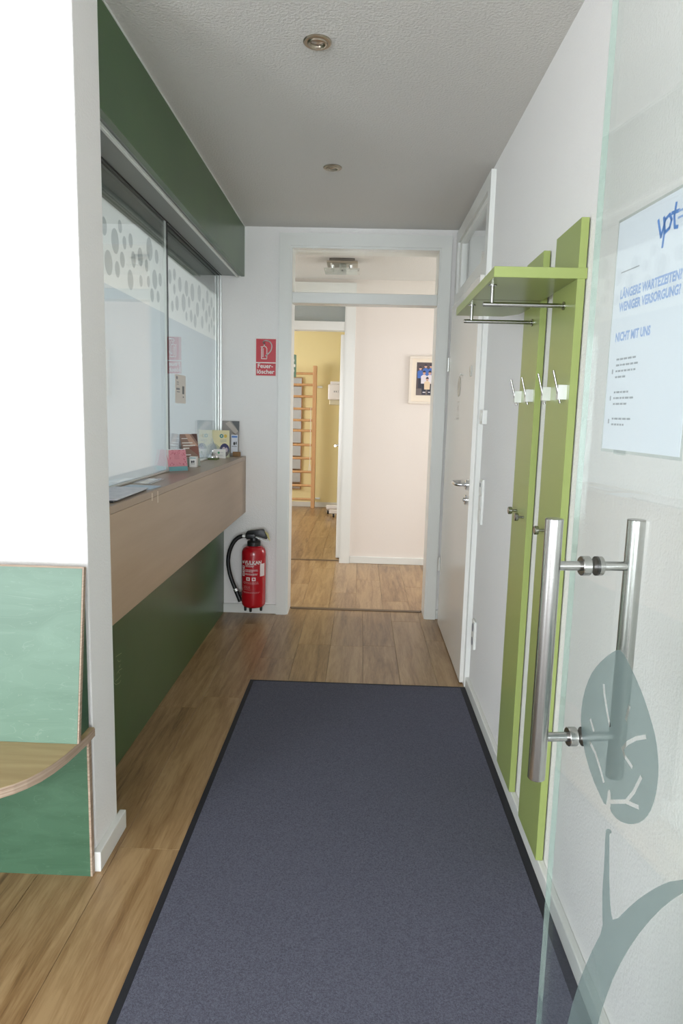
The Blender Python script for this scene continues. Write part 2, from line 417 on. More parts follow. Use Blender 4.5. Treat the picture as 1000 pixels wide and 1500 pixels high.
window(6, 'x', 2.43, 5.05, 6.25, 0.4, 2.4, 0.05, 1)
window(7, 'x', -3.23, 7.1, 9.7, 0.65, 2.35, 0.05, 3)

# baseboards
B(XR - 0.0205, XR, 0.0, 3.468, 0, 0.0575, bevel=0.004, seg=2).build('baseboard_right', M_trim, kind=S_)
mb = MB(); mb.box(-0.786, -0.763, 1.908, 2.14, 0, 0.066, bevel=0.003, seg=2).box(-3.2, -0.7861, 1.908, 1.93, 0, 0.066, bevel=0.003)
mb.build('baseboard_left', M_trim, kind=S_)
mb = MB(); mb.box(-0.939, -0.561, 4.672, YB, 0, 0.066, bevel=0.003).box(0.561, XR, 4.672, YB, 0, 0.066, bevel=0.003)
mb.build('baseboard_back', M_trim, kind=S_)
mb = MB(); mb.box(-0.074, 2.4, 6.40, 6.42, 0, 0.066, bevel=0.003).box(-3.2, -1.16, 6.40, 6.42, 0, 0.066, bevel=0.003)
mb.build('baseboard_hall', M_trim, kind=S_)
B(-3.2, 0.9, 10.232, 10.25, 0, 0.075, bevel=0.003).build('baseboard_exercise', M_trim, kind=S_)
B(-0.472, 0.472, 4.815, 4.858, -0.002, 0.005, bevel=0.002).build('trim_1', M_thresh, kind=S_)
B(-1.045, -0.175, 6.47, 6.51, -0.002, 0.005, bevel=0.002).build('trim_2', M_thresh, kind=S_)

# door_1: open frame with fanlight at the end of the corridor
d1 = empty('door_1', (0, 4.76, 0), kind=S_)
mb = MB()
mb.box(-0.565, -0.492, 4.660, YB, 0, 2.578).box(0.492, 0.560, 4.660, YB, 0, 2.578).box(-0.492, 0.492, 4.660, YB, 2.50, 2.578)
mb.build('door_casing', M_trim, d1)
mb = MB()
mb.box(-0.492, -0.481, 4.668, 4.865, 0, 2.50).box(0.481, 0.492, 4.668, 4.865, 0, 2.50).box(-0.481, 0.481, 4.668, 4.865, 2.486, 2.50)
mb.build('door_jamb', M_trim, d1)
B(-0.481, 0.481, 4.675, 4.79, 2.138, 2.208, bevel=0.003).build('transom_bar', M_trim, d1)
B(-0.481, 0.481, 4.728, 4.734, 2.208, 2.486).build('transom_pane', G_thin, d1)

# door_2: closed white door with fanlight in the right wall
d2 = empty('door_2', (0.6, 4.05, 0), kind=S_)
mb = MB()
mb.box(0.586, XR + 0.02, 3.468, 3.545, 0, 2.59).box(0.586, XR + 0.02, 4.575, 4.645, 0, 2.59)
mb.box(0.586, XR + 0.02, 3.545, 4.575, 2.515, 2.59).box(0.586, XR + 0.02, 3.545, 4.575, 2.10, 2.195)
mb.build('door_casing', M_trim, d2)
mb = MB()
for a in ((3.545, 3.572, 2.195, 2.515), (4.49, 4.575, 2.195, 2.515)): mb.box(0.60, 0.635, a[0], a[1], a[2], a[3], bevel=0.002)
mb.box(0.60, 0.635, 3.572, 4.49, 2.195, 2.222, bevel=0.002).box(0.60, 0.635, 3.572, 4.49, 2.49, 2.515, bevel=0.002)
mb.build('fanlight_frame', M_trim, d2)
B(0.616, 0.621, 3.572, 4.49, 2.222, 2.49).build('fanlight_pane', G_thin, d2)
mb = MB(); mb.box(0.566, 0.588, 3.512, 4.565, 0.008, 2.115, bevel=0.002).box(0.588, 0.606, 3.55, 4.57, 0.01, 2.10)
mb.build('door_leaf', M_door, d2)
B(0.592, 0.608, 3.50, 3.56, 0.0, 2.1).build('gap_shade', M_slot, d2)  # dark strip painting the shaded gap between leaf and casing
hd = MB(); hd.lathe([(0.026, 0), (0.026, 0.007), (0.023, 0.009)], (0.566, 3.60, 1.065), (-1, 0, 0), 24); hd.build('handle_rosette', M_chrome, d2, smooth=40)
hd = MB(); hd.tube([(0.566, 3.60, 1.065), (0.525, 3.60, 1.065), (0.512, 3.61, 1.065), (0.507, 3.64, 1.065), (0.507, 3.70, 1.065), (0.512, 3.73, 1.065), (0.530, 3.742, 1.065), (0.556, 3.742, 1.065)], 0.0095, 14, 2)
hd.build('door_handle', M_chrome, d2, smooth=60)
hd = MB(); hd.lathe([(0.026, 0), (0.026, 0.007), (0.023, 0.009), (0.010, 0.009), (0.010, 0.016), (0.008, 0.017)], (0.566, 3.60, 0.985), (-1, 0, 0), 24); hd.build('key_rosette', M_chrome, d2, smooth=40)
for z in (0.42, 1.75):
    MB().cyl((0.560, 4.572, z - 0.045), (0.560, 4.572, z + 0.045), 0.008).build('hinge', M_satin, d2, smooth=40)

# door_3: opening to the exercise room
d3 = empty('door_3', (-0.61, 6.49, 0), kind=S_)
mb = MB()
mb.box(-0.158, -0.075, 6.39, 6.42, 0, 2.585).box(-1.15, -1.065, 6.39, 6.42, 0, 2.585).box(-1.065, -0.158, 6.39, 6.42, 2.51, 2.585)
mb.build('door_casing', M_trim, d3)
mb = MB()
mb.box(-0.172, -0.158, 6.395, 6.575, 0, 2.51).box(-1.065, -1.05, 6.395, 6.575, 0, 2.51).box(-1.05, -0.172, 6.395, 6.575, 2.495, 2.51)
mb.build('door_jamb', M_trim, d3)
B(-1.05, -0.172, 6.40, 6.52, 2.165, 2.245, bevel=0.003).build('transom_bar', M_trim, d3)
B(-1.05, -0.172, 6.45, 6.455, 2.245, 2.495).build('transom_pane', G_haze, d3)
B(-0.212, -0.172, 6.585, 7.50, 0.008, 2.15, bevel=0.002).build('door_leaf', M_door, d3)
hd = MB(); hd.tube([(-0.212, 7.44, 1.07), (-0.262, 7.44, 1.07), (-0.27, 7.43, 1.07), (-0.27, 7.33, 1.07)], 0.011, 12, 1).lathe([(0.026, 0), (0.026, 0.008)], (-0.212, 7.44, 1.07), (-1, 0, 0), 20)
hd.build('door_handle', M_chrome, d3, smooth=50)
MB().lathe([(0.026, 0), (0.026, 0.008), (0.009, 0.009), (0.009, 0.016)], (-0.212, 7.44, 0.985), (-1, 0, 0), 20).build('key_rosette', M_chrome, d3, smooth=40)

# green fascia over the counter with its soffit and rail
tr3 = empty('trim_3', (-0.88, 3.4, 2.30), kind=S_)
B(-0.825, -0.80, 2.1155, 4.689, 2.302, CH - 0.001, bevel=0.001).build('fascia_panel', M_dgreen, tr3)
B(-0.803, -0.797, 2.1155, 4.6895, CH - 0.008, CH - 0.0005).build('edge_strip', M_profile, tr3)
B(-0.803, -0.797, 4.683, 4.6895, 2.302, CH - 0.008).build('edge_strip', M_profile, tr3)
B(-1.10, -0.825, 2.1155, 4.689, 2.306, 2.33).build('soffit_panel', M_soffit, tr3)
B(-0.852, -0.838, 2.1155, 4.689, 2.292, 2.306, bevel=0.002).build('profile_strip', M_profile, tr3)
# partition above the glass behind the fascia
B(-1.02, -0.94, 2.1155, 4.689, 2.331, CH).build('wall_over_counter', M_wall, kind=S_)
B(-1.10, -0.990, 2.1155, 4.689, 2.18, 2.3055).build('lintel_board', mat('lintel_shade_grey', (104, 110, 106), 0.5), tr3)  # shade on the lintel behind the glass is put into its grey
B(-1.0, -0.9885, 2.1155, 4.689, 2.168, 2.1795).build('lintel_edge', M_profile, tr3)
B(-1.03, -0.967, 2.1155, 4.689, 0, 1.08).build('wall_under_counter', M_wall, kind=S_)

# window_1: sliding reception glass
w1 = empty('window_1', (-0.965, 3.4, 1.112), kind=S_)
B(-0.962, -0.954, 2.116, 3.405, 1.122, 2.306).build('pane', G_rec, w1, label='near sliding glass pane')
B(-0.981, -0.973, 3.375, 4.672, 1.122, 2.306).build('pane', G_rec, w1, label='far sliding glass pane')
B(-0.9625, -0.9535, 3.405, 3.409, 1.122, 2.306).build('pane_edge', M_sil, w1)
B(-0.9628, -0.9532, 3.378, 3.3785, 1.122, 2.306).build('pane_edge', M_profile, w1)
B(-0.988, -0.948, 2.116, 4.689, 1.1125, 1.122, bevel=0.002).build('bottom_track', M_satin, w1)
mb = MB(); mb.box(-0.953, -0.950, 2.116, 4.672, 2.302, 2.306).box(-0.972, -0.964, 2.116, 4.672, 2.302, 2.306); mb.build('top_track', M_sil, w1)
mb = MB(); mb.box(-0.985, -0.968, 4.672, 4.689, 1.122, 2.306).box(-0.960, -0.950, 4.672, 4.689, 1.122, 2.306); mb.build('side_profile', M_satin, w1)
# frosted privacy film behind the panes, below the pierced band
F_hz = glass_mat('privacy_film', (0.5, 0.53, 0.54), 0.0, 0.5, veil=0.88, veil_rgb=(204, 211, 216), glow=0.6)
F_band = glass_mat('white_band_film', (0.5, 0.52, 0.52), 0.0, 0.5, veil=0.97, veil_rgb=(236, 236, 232), glow=0.55)
F_hole = glass_mat('grey_hole_film', (0.5, 0.52, 0.52), 0.0, 0.5, veil=0.9, veil_rgb=(184, 188, 186), glow=0.55)
frp = Frame((-0.9632, 0, 0), (0, -1, 0), (0, 0, 1))   # faces the office
rnd = random.Random(3)
def pierced(y0, y1):
    holes = []
    for _ in range(4000):
        r = rnd.uniform(0.022, 0.046); cy = rnd.uniform(y0 + 0.06, y1 - 0.06); cz = rnd.uniform(1.93, 2.125)
        if all((cy - a) ** 2 + (cz - b) ** 2 > (r + q + 0.018) ** 2 for a, b, q in holes): holes.append((cy, cz, r))
    return [ell(a, b, q, q * 1.12, 18) for a, b, q in holes]
for nm, xx, y0, y1 in (('near', -0.9635, 2.116, 3.375), ('far', -0.9825, 3.41, 4.672)):
    def to(ps, d=0.0): return [(xx - d, a, b) for a, b in ps]
    hs = pierced(y0, y1); vs, fs = cut_mesh(rect(y0, y1, 1.878, 2.178), hs)
    mb = MB(); mb.faces([(xx, a, b) for a, b in vs], fs)
    mb.build('pierced_band_film', F_band, w1)
    mb = MB()
    for h in hs: mb.faces(to(h, 0.0004), [tuple(range(len(h)))])
    mb.build('band_holes', F_hole, w1, kind='stuff')
    mb = MB(); mb.faces(to(rect(y0, y1, 1.122, 1.878)), [(0, 1, 2, 3)]); mb.build('privacy_film', F_hz, w1)

# ------------------------------------------------------------------ reception counter
ct = empty('reception_counter', (-0.87, 3.4, 0), 'long wall-hung light wood reception counter with dark green panel below', 'counter')
B(-1.03, -0.785, 2.1155, 4.6885, 1.086, 1.112, bevel=0.0015).build('worktop', M_ctop, ct)
B(-0.81, -0.7855, 2.1155, 4.6885, 0.722, 1.0855, bevel=0.001).build('front_panel', M_counter, ct)
B(-0.945, -0.81, 2.1155, 4.6885, 0.722, 0.745).build('bottom_board', M_counter, ct)
B(-0.945, -0.938, 2.1155, 4.6885, 0.0, 0.722).build('lower_panel', M_dgreen, ct, label='dark green laminate panel')
SCRIB = [[(2.6168, 0.4436), (2.5843, 0.4477), (2.5524, 0.451)], [(2.5695, 0.4336), (2.578, 0.422), (2.6009, 0.4151), (2.6058, 0.4184)], [(2.6024, 0.4008), (2.5856, 0.3952), (2.5949, 0.395)], [(2.6175, 0.3777), (2.5802, 0.3836), (2.5568, 0.3774)], [(2.5755, 0.382), (2.584, 0.3701)], [(2.6019, 0.3552), (2.5736, 0.3519), (2.5395, 0.3547)], [(2.6006, 0.3341), (2.5862, 0.3296), (2.5475, 0.3379), (2.526, 0.3543)], [(2.527, 0.406), (2.5325, 0.387), (2.5311, 0.3641)]]
M_scr = mat('faint_scratches', (164, 174, 140), 0.7)
flat('scratched_lettering', Frame((-0.938, 0, 0), (0, 1, 0), (0, 0, 1)), [('polys', [q for l in SCRIB for q in stroke(l, 0.0026)], M_scr)], ct)

# ------------------------------------------------------------------ doormat
mt = empty('doormat', (0.01, 1.9, 0), 'long charcoal grey carpet runner mat with black rubber edge', 'mat')
X0, X1, Y0, Y1 = -0.550, 0.5885, 0.45, 3.458
B(X0 + 0.022, X1 - 0.028, Y0 + 0.022, Y1 - 0.022, 0.001, 0.0085).build('carpet_pile', M_carpet, mt)
mb = MB()
for a, b, c, d in ((X0, X0 + 0.0225, Y0, Y1), (X1 - 0.0285, X1, Y0, Y1), (X0 + 0.0225, X1 - 0.0285, Y0, Y0 + 0.0225), (X0 + 0.0225, X1 - 0.0285, Y1 - 0.0225, Y1)):
    mb.box(a, b, c, d, 0.0002, 0.005)
mb.build('rubber_border', M_rubber, mt)

# ------------------------------------------------------------------ coat rack
cr = empty('coat_rack', (0.60, 2.27, 0.036), 'lime green wall coat rack with shelf, rails, hooks and knobs', 'coat rack')
B(0.583, 0.605, 1.968, 2.208, 0.058, 1.967, bevel=0.001).build('panel', M_lime, cr)
B(0.583, 0.605, 2.356, 2.585, 0.058, 1.967, bevel=0.001).build('panel', M_lime, cr)
for y in (2.04, 2.13, 2.42, 2.52):
    for z in (0.25, 1.0, 1.85): MB().cyl((0.604, y, z), (XR, y, z), 0.01, 10).build('spacer', M_black, cr)
B(0.6052, XR, 2.25, 2.286, 1.742, 1.808).build('wall_bracket', M_steel, cr)
pts = [(0.354, 1.966), (0.609, 1.966), (0.609, 1.9679), (0.5828, 1.9679), (0.5828, 2.618), (0.578, 2.654), (0.557, 2.685), (0.532, 2.721), (0.354, 2.721)]
MB().prism([(x, y, 1.805) for x, y in pts], (0, 0, 0.029), bevel=0.001).build('shelf', M_lime, cr)
B(0.356, 0.582, 2.344, 2.346, 1.8045, 1.8052).build('shelf_joint', M_slot, cr)
for y in (2.076, 2.449):
    t = MB(); t.cyl((0.346, y, 1.749), (0.579, y, 1.749), 0.0066).lathe([(0.012, 0), (0.012, 0.005)], (0.5834, y, 1.749), (-1, 0, 0), 20); t.build('hanging_rail', M_steel, cr, smooth=40)
    t = MB(); t.cyl((0.372, y, 1.749), (0.372, y, 1.802), 0.0056).lathe([(0.012, 0), (0.012, 0.004)], (0.372, y, 1.805), (0, 0, -1), 20); t.build('rail_post', M_steel, cr, smooth=40)
for y in (1.992, 2.160, 2.378, 2.548):
    h = B(0.558, 0.5835, y - 0.002, y + 0.018, 1.477, 1.519, bevel=0.0008).build('coat_hook', M_satin, cr)
    t = MB(); t.cyl((0.543, y + 0.006, 1.559), (0.568, y + 0.006, 1.467), 0.0034, 12); t.build('hook_rod', M_steel, h, smooth=40)
for y, z in ((2.506, 1.084), (2.398, 1.076), (2.122, 1.076)):
    MB().lathe([(0.0045, 0), (0.0045, 0.020), (0.012, 0.020), (0.0140, 0.022), (0.0140, 0.031), (0.012, 0.033)], (0.5834, y, z), (-1, 0, 0), 20).build('knob', M_steel, cr, smooth=40)

# ------------------------------------------------------------------ glass entrance door, standing open
A6 = math.radians(6.0)
SO = Vector((0.3239, 0.93, 0.0)); U6 = Vector((math.sin(A6), -math.cos(A6), 0)); N6 = Vector((-math.cos(A6), -math.sin(A6), 0))
FD = Frame(SO, U6, (0, 0, 1))      # x runs from the free edge towards the hinges, n looks into the corridor
gd = empty('glass_door', (SO.x, SO.y, 0.0), 'open frameless glass entrance door with leaf pattern and steel pull handles', 'door')
def slab(x0, x1, z0, z1, d0, d1, mb=None):
    mb = mb or MB(); mb.prism([FD.p(x0, z0, d0), FD.p(x1, z0, d0), FD.p(x1, z1, d0), FD.p(x0, z1, d0)], FD.n * (d1 - d0)); return mb
slab(-0.0605, 0.86, 0.012, 2.16, -0.004, 0.004).build('glass_pane', G_door, gd)
slab(-0.0625, -0.0607, 0.012, 2.16, -0.004, 0.004).build('glass_edge', G_edge, gd)
LEAF = [(-0.1016, 1.1422), (-0.0771, 1.1258), (-0.0489, 1.1013), (-0.029, 1.0774), (-0.0145, 1.045), (-0.0106, 1.013), (-0.0203, 0.9838), (-0.0373, 0.9624), (-0.0594, 0.9462), (-0.0815, 0.9362), (-0.1022, 0.9295), (-0.1044, 0.942), (-0.1047, 0.9547), (-0.1104, 0.958), (-0.1145, 0.9418), (-0.1137, 0.9319), (-0.1297, 0.9311), (-0.1464, 0.9357), (-0.1669, 0.9465), (-0.1878, 0.9632), (-0.202, 0.9827), (-0.2102, 1.0057), (-0.2123, 1.0288), (-0.2098, 1.0491), (-0.2012, 1.0716), (-0.1859, 1.0901), (-0.165, 1.1097), (-0.1442, 1.1236), (-0.1304, 1.131), (-0.1167, 1.1389)]
VEINS = [[(-0.0914, 0.9581), (-0.0803, 0.9693), (-0.0632, 0.9827), (-0.0448, 0.9888)], [(-0.053, 1.0093), (-0.048, 1.0141), (-0.0414, 1.0197)], [(-0.1145, 0.944), (-0.1497, 0.9657), (-0.1652, 0.9874), (-0.1776, 1.013)], [(-0.1504, 0.9657), (-0.1638, 0.9705), (-0.1779, 0.9756)], [(-0.179, 1.0638), (-0.1593, 1.052), (-0.1412, 1.037), (-0.131, 1.0243), (-0.1366, 1.0184), (-0.1465, 1.0163), (-0.1562, 1.0142)], [(-0.1327, 1.0631), (-0.1351, 1.0721), (-0.1378, 1.0821)], [(-0.0953, 1.0368), (-0.0853, 1.0507), (-0.0741, 1.0706), (-0.0703, 1.0815)]]
BRANCH = [(-0.56, 1.11), (-0.42, 1.055), (-0.3334, 1.0014), (-0.3017, 0.9781), (-0.2671, 0.9479), (-0.2482, 0.9319), (-0.2209, 0.9017), (-0.1874, 0.8599), (-0.1467, 0.7998), (-0.1371, 0.8095), (-0.1295, 0.8354), (-0.124, 0.8631), (-0.1196, 0.8917), (-0.1178, 0.9019), (-0.1236, 0.907), (-0.1202, 0.9094), (-0.1116, 0.9051), (-0.107, 0.8986), (-0.1116, 0.8543), (-0.1122, 0.8223), (-0.1166, 0.7932), (-0.1226, 0.7702), (-0.1019, 0.726), (-0.0774, 0.6644), (-0.058, 0.6031), (-0.0467, 0.5549), (-0.0397, 0.5022), (-0.03, 0.36), (-0.028, 0.2), (-0.14, 0.2), (-0.13, 0.38), (-0.1227, 0.5899), (-0.1308, 0.6394), (-0.1423, 0.6842), (-0.1623, 0.745), (-0.1949, 0.8168), (-0.2336, 0.8835), (-0.2695, 0.9334), (-0.3032, 0.9692), (-0.3345, 0.9951), (-0.43, 1.035), (-0.56, 1.075)]
def neg(l): return [(-x, y) for x, y in l]
veins = [q for l in VEINS for q in stroke(neg(l), 0.0050)]
def film(name, outline, strokes):
    vs, fs = cut_mesh(outline, strokes); mb = MB()
    mb.faces([FD.p(x, y, 0.0046) for x, y in vs], fs); return mb.build(name, G_film, gd)
film('leaf_film', chaikin(neg(LEAF), 1), veins)
film('branch_film', chaikin(neg(BRANCH), 1), [])
for sgn, a in ((1, 0.058), (-1, 0.058)):
    d = sgn * a
    t = MB(); P = FD.p(0.0, 0.912, d); Q = FD.p(0.0, 1.290, d); t.cyl(P, Q, 0.0122, 40)
    b = t.build('pull_bar', M_steel, gd, smooth=40)
    for z in (0.9750, 1.2245):
        t = MB(); t.lathe([(0.0066, 0), (0.0066, a - 0.021)], FD.p(0.0, z, sgn * 0.0136), FD.n * sgn, 24)
        t.build('standoff', M_steel, gd, smooth=40)
        t = MB(); t.lathe([(0.0125, 0), (0.0135, 0.0008), (0.0135, 0.0115 if sgn > 0 else 0.0065), (0.0125, 0.0125 if sgn > 0 else 0.0075)], FD.p(0.0, z, sgn * (0.0042 if sgn > 0 else 0.0062)), FD.n * sgn, 32)
        t.build('mounting_disc', M_steel, gd, smooth=40)
        if sgn < 0:
            t = MB(); t.lathe([(0.0134, 0), (0.0134, 0.002)], FD.p(0.0, z, -0.0042), -FD.n, 32)
            t.build('rubber_washer', M_black, gd)

# taped notice behind the glass
nt_ = empty('notice', FD.p(0.1, 1.385, -0.006), 'white notice sheet with blue lettering taped to the glass door', 'notice')
PX0, PX1, PZ0, PZ1 = -0.010, 0.176, 1.386, 1.677
slab(PX0, PX1, PZ0, PZ1, -0.0056, -0.0050).build('sheet', M_paper, nt_)
slab(PX0 - 0.004, PX1 + 0.004, PZ0 - 0.004, PZ1 + 0.004, -0.0064, -0.0059).build('clear_sleeve', G_acryl, nt_)
FN = Frame(FD.p(0, 0, -0.0050), U6, (0, 0, 1))
def T(s, size, x, y, bold=0.0, xs=1.0, align='LEFT'): return (text_geo(s, size, bold, xs, 1.0, align), x, y)
lt = [('text', T('LÄNGERE WARTEZEITEN?', 0.0152, 0.008, 1.5835, 0.0006, 0.80), M_pblue),
      ('text', T('WENIGER VERSORGUNG?', 0.0152, 0.008, 1.5675, 0.0006, 0.80), M_pblue),
      ('text', T('NICHT MIT UNS', 0.0152, 0.004, 1.530, 0.0006, 0.80), M_pblue)]
for q in lt: flat('lettering', FN, [q], nt_, base=0.0001)
rn = random.Random(5)
sm = [rect(0.006, 0.052, 1.611, 1.6125)]
for z, wds in ((1.502, 0.05), (1.4945, 0.055), (1.487, 0.05), (1.4795, 0.025), (1.460, 0.04), (1.4525, 0.052), (1.445, 0.038), (1.426, 0.046), (1.4185, 0.034)):
    x = 0.012
    while x < 0.012 + wds:
        l = rn.uniform(0.004, 0.010); sm.append(rect(x, x + l, z - 0.0012, z + 0.0012)); x += l + 0.0018
for z in (1.487, 1.4525, 1.4225): sm.append(rect(0.002, 0.0052, z - 0.003, z + 0.003))
flat('small_print', FN, [('polys', sm, M_grey)], nt_, base=0.0001, kind='stuff')
LG = [[(0.088, 1.655), (0.097, 1.634), (0.104, 1.652)], [(0.100, 1.655), (0.104, 1.640), (0.102, 1.622)], [(0.104, 1.652), (0.112, 1.655), (0.117, 1.648), (0.114, 1.640), (0.105, 1.637)], [(0.124, 1.664), (0.122, 1.650), (0.125, 1.638), (0.131, 1.637)], [(0.116, 1.655), (0.131, 1.654)]]
flat('logo', FN, [('polys', [q for l in LG for q in stroke(l, 0.0042)], M_blue), ('polys', [rect(0.130, 0.158, 1.652, 1.6545), rect(0.130, 0.162, 1.645, 1.6475)], M_pblue)], nt_, base=0.0001)
slab(0.02, 0.052, 1.380, 1.394, -0.0076, -0.0071).build('tape', G_acryl, nt_)

# ------------------------------------------------------------------ bench
bn = empty('corner_bench', (-1.1, 1.8, 0), 'rounded wooden corner bench with green stained plywood back and base', 'bench')
SP = [(-0.7680, 1.9070), (-0.7705, 1.8514), (-0.7765, 1.8011), (-0.7842, 1.7419), (-0.796, 1.6895), (-0.811, 1.6461), (-0.8290, 1.6111), (-0.85, 1.5835), (-0.874, 1.5628), (-0.94, 1.53), (-1.05, 1.50), (-1.3, 1.47), (-1.9, 1.46), (-1.9, 1.907)]
MB().prism([(x, y, 0.447) for x, y in SP], (0, 0, 0.027), bevel=0.002).build('seat_board', [M_ply], bn)
inner = [(x - 0.0025 if i < 6 else x, y + (0.003 if 5 < i < 13 else 0)) for i, (x, y) in enumerate(SP)]
MB().prism([(x, y, 0.4741) for x, y in inner], (0, 0, 0.0008)).build('seat_veneer', M_seat, bn)
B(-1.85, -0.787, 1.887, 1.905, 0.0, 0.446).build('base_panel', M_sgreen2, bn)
B(-0.787, -0.781, 1.8865, 1.9055, 0.0, 0.446).build('panel_edge', M_ply, bn)
q = [Vector((-1.85, 1.80, 0.4755)), Vector((-0.7785, 1.80, 0.4755)), Vector((-0.7785, 1.872, 0.968)), Vector((-1.85, 1.872, 0.968))]
n = (q[1] - q[0]).cross(q[3] - q[0]).normalized()
MB().prism(q, -n * 0.0012).build('backrest', M_sgreen, bn)
q2 = [v - n * 0.0012 for v in q]
q2[1] = q2[1] + Vector((0.0045, 0, 0)); q2[2] = q2[2] + Vector((0.0045, 0, 0.0))
q2[2] += Vector((0, 0.0006, 0.0045)); q2[3] += Vector((0, 0.0006, 0.0045))
MB().prism(q2, -n * 0.015).build('backrest_board', M_ply, bn)
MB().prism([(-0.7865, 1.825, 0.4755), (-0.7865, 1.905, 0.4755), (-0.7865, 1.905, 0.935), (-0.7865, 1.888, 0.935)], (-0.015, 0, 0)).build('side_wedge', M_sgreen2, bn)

# ------------------------------------------------------------------ fire extinguisher
CX, CY = -0.711, 4.592
fe = empty('fire_extinguisher', (CX, CY, 0.05), 'red fire extinguisher with black hose hanging beside the doorway', 'extinguisher')
prof = [(0.002, 0.072), (0.05, 0.074), (0.072, 0.082), (0.082, 0.097), (0.0835, 0.112), (0.0835, 0.452), (0.081, 0.472), (0.073, 0.490), (0.056, 0.503), (0.036, 0.508), (0.036, 0.512)]
MB().lathe(prof, (CX, CY, 0), (0, 0, 1), 48).build('cylinder', M_red, fe, smooth=40)
MB().lathe([(0.044, 0.505), (0.046, 0.507), (0.046, 0.533), (0.040, 0.540), (0.028, 0.542), (0.026, 0.56)], (CX, CY, 0), (0, 0, 1), 32).build('neck_ring', M_black, fe, smooth=35)
t = MB()
t.prism([(CX - 0.052, CY - 0.014, 0.548), (CX + 0.012, CY - 0.014, 0.556), (CX + 0.012, CY - 0.014, 0.585), (CX - 0.052, CY - 0.014, 0.588)], (0, 0.028, 0), bevel=0.004, seg=2)
t.prism([(CX - 0.058, CY - 0.013, 0.585), (CX - 0.045, CY - 0.013, 0.607), (CX + 0.062, CY - 0.013, 0.622), (CX + 0.070, CY - 0.013, 0.616), (CX + 0.094, CY - 0.013, 0.560), (CX + 0.088, CY - 0.013, 0.553), (CX + 0.0, CY - 0.013, 0.578)], (0, 0.026, 0), bevel=0.004, seg=2)
t.build('valve', M_black, fe, smooth=50)
MB().prism([(CX - 0.004, CY - 0.007, 0.574), (CX + 0.0, CY - 0.007, 0.566), (CX + 0.07, CY - 0.007, 0.545), (CX + 0.103, CY - 0.007, 0.528), (CX + 0.10, CY - 0.007, 0.537)], (0, 0.014, 0), bevel=0.001).build('carry_handle', M_satin, fe)
MB().prism([(CX + 0.074, CY - 0.005, 0.608), (CX + 0.098, CY - 0.005, 0.590), (CX + 0.112, CY - 0.005, 0.540), (CX + 0.100, CY - 0.005, 0.553)], (0, 0.012, 0), bevel=0.001).build('safety_tag', mat('pale_yellow_plastic', (206, 196, 132), 0.6), fe)
hp = [(CX - 0.045, CY, 0.568), (CX - 0.085, CY, 0.570), (CX - 0.128, CY, 0.545), (CX - 0.165, CY, 0.48), (CX - 0.180, CY, 0.40), (CX - 0.172, CY, 0.32), (CX - 0.150, CY - 0.0, 0.25), (CX - 0.125, CY, 0.19)]
MB().tube(hp, 0.0140, 16, 2).build('hose', M_black, fe, smooth=60)
MB().tube([(CX - 0.127, CY, 0.195), (CX - 0.092, CY, 0.108)], 0.0158, 16).build('nozzle', M_black, fe, smooth=50)
MB().cyl((CX - 0.058, CY, 0.570), (CX - 0.078, CY, 0.5705), 0.0152, 16).build('hose_ferrule', M_satin, fe, smooth=40)
MB().cyl((CX - 0.126, CY, 0.200), (CX - 0.119, CY, 0.181), 0.0168, 16).build('hose_ferrule', M_satin, fe, smooth=40)
B(CX - 0.105, CX - 0.078, CY - 0.006, CY + 0.006, 0.150, 0.172, bevel=0.002).build('hose_clip', M_black, fe)
for a in (-100, -25, 215 - 0, 90):
    x = CX + 0.062 * math.cos(math.radians(a)); y = CY + 0.062 * math.sin(math.radians(a))
    MB().lathe([(0.006, 0.052), (0.0085, 0.054), (0.011, 0.092)], (x, y, 0), (0, 0, 1), 12).build('foot', M_black, fe, smooth=40)
B(CX - 0.03, CX + 0.03, CY + 0.075, YB - 0.0005, 0.40, 0.44).build('wall_bracket', M_black, fe)
Rr = 0.0838
def bend(x, y, off):
    a = 1.1 * x / Rr; return Vector((CX + (Rr + off) * math.sin(a - 0.08), CY - (Rr + off) * math.cos(a - 0.08), y))
def sub(poly):
    """cut a wide strip into narrow quads so it can follow the cylinder"""
    (x0, y0), (x1, y1) = poly[0], poly[2]; n = max(1, int((x1 - x0) / 0.006)); return [rect(x0 + (x1 - x0) * i / n, x0 + (x1 - x0) * (i + 1) / n, y0, y1) for i in range(n)]
M_fe_w = mat('extinguisher_print', (226, 212, 210), 0.5)
M_fe_p = mat('pale_red_print', (206, 150, 150), 0.5)
flat('lettering', None, [('text', (text_geo('VULKAN', 0.034, 0.0012, 0.86), 0.012, 0.4015), M_fe_w)], fe, bend=bend)
dr = [rect(-0.066, -0.050, 0.395, 0.407)]
items = [('polys', [ell(-0.058, 0.401, 0.0085, 0.0095, 14)], M_fe_w)]
pr = []
for z, x0, x1 in ((0.388, -0.040, 0.030), (0.380, -0.036, 0.020), (0.3735, -0.036, 0.012), (0.352, -0.038, 0.036), (0.345, -0.038, 0.040), (0.338, -0.038, 0.008), (0.324, -0.038, 0.036), (0.3175, -0.038, 0.040)):
    x = x0
    while x < x1:
        l = rn.uniform(0.006, 0.014); pr.append(rect(x, min(x + l, x1 + 0.004), z - 0.0016, z + 0.0016)); x += l + 0.0022
items.append(('polys', [q for p in pr for q in sub(p)], M_fe_w))
pr = []
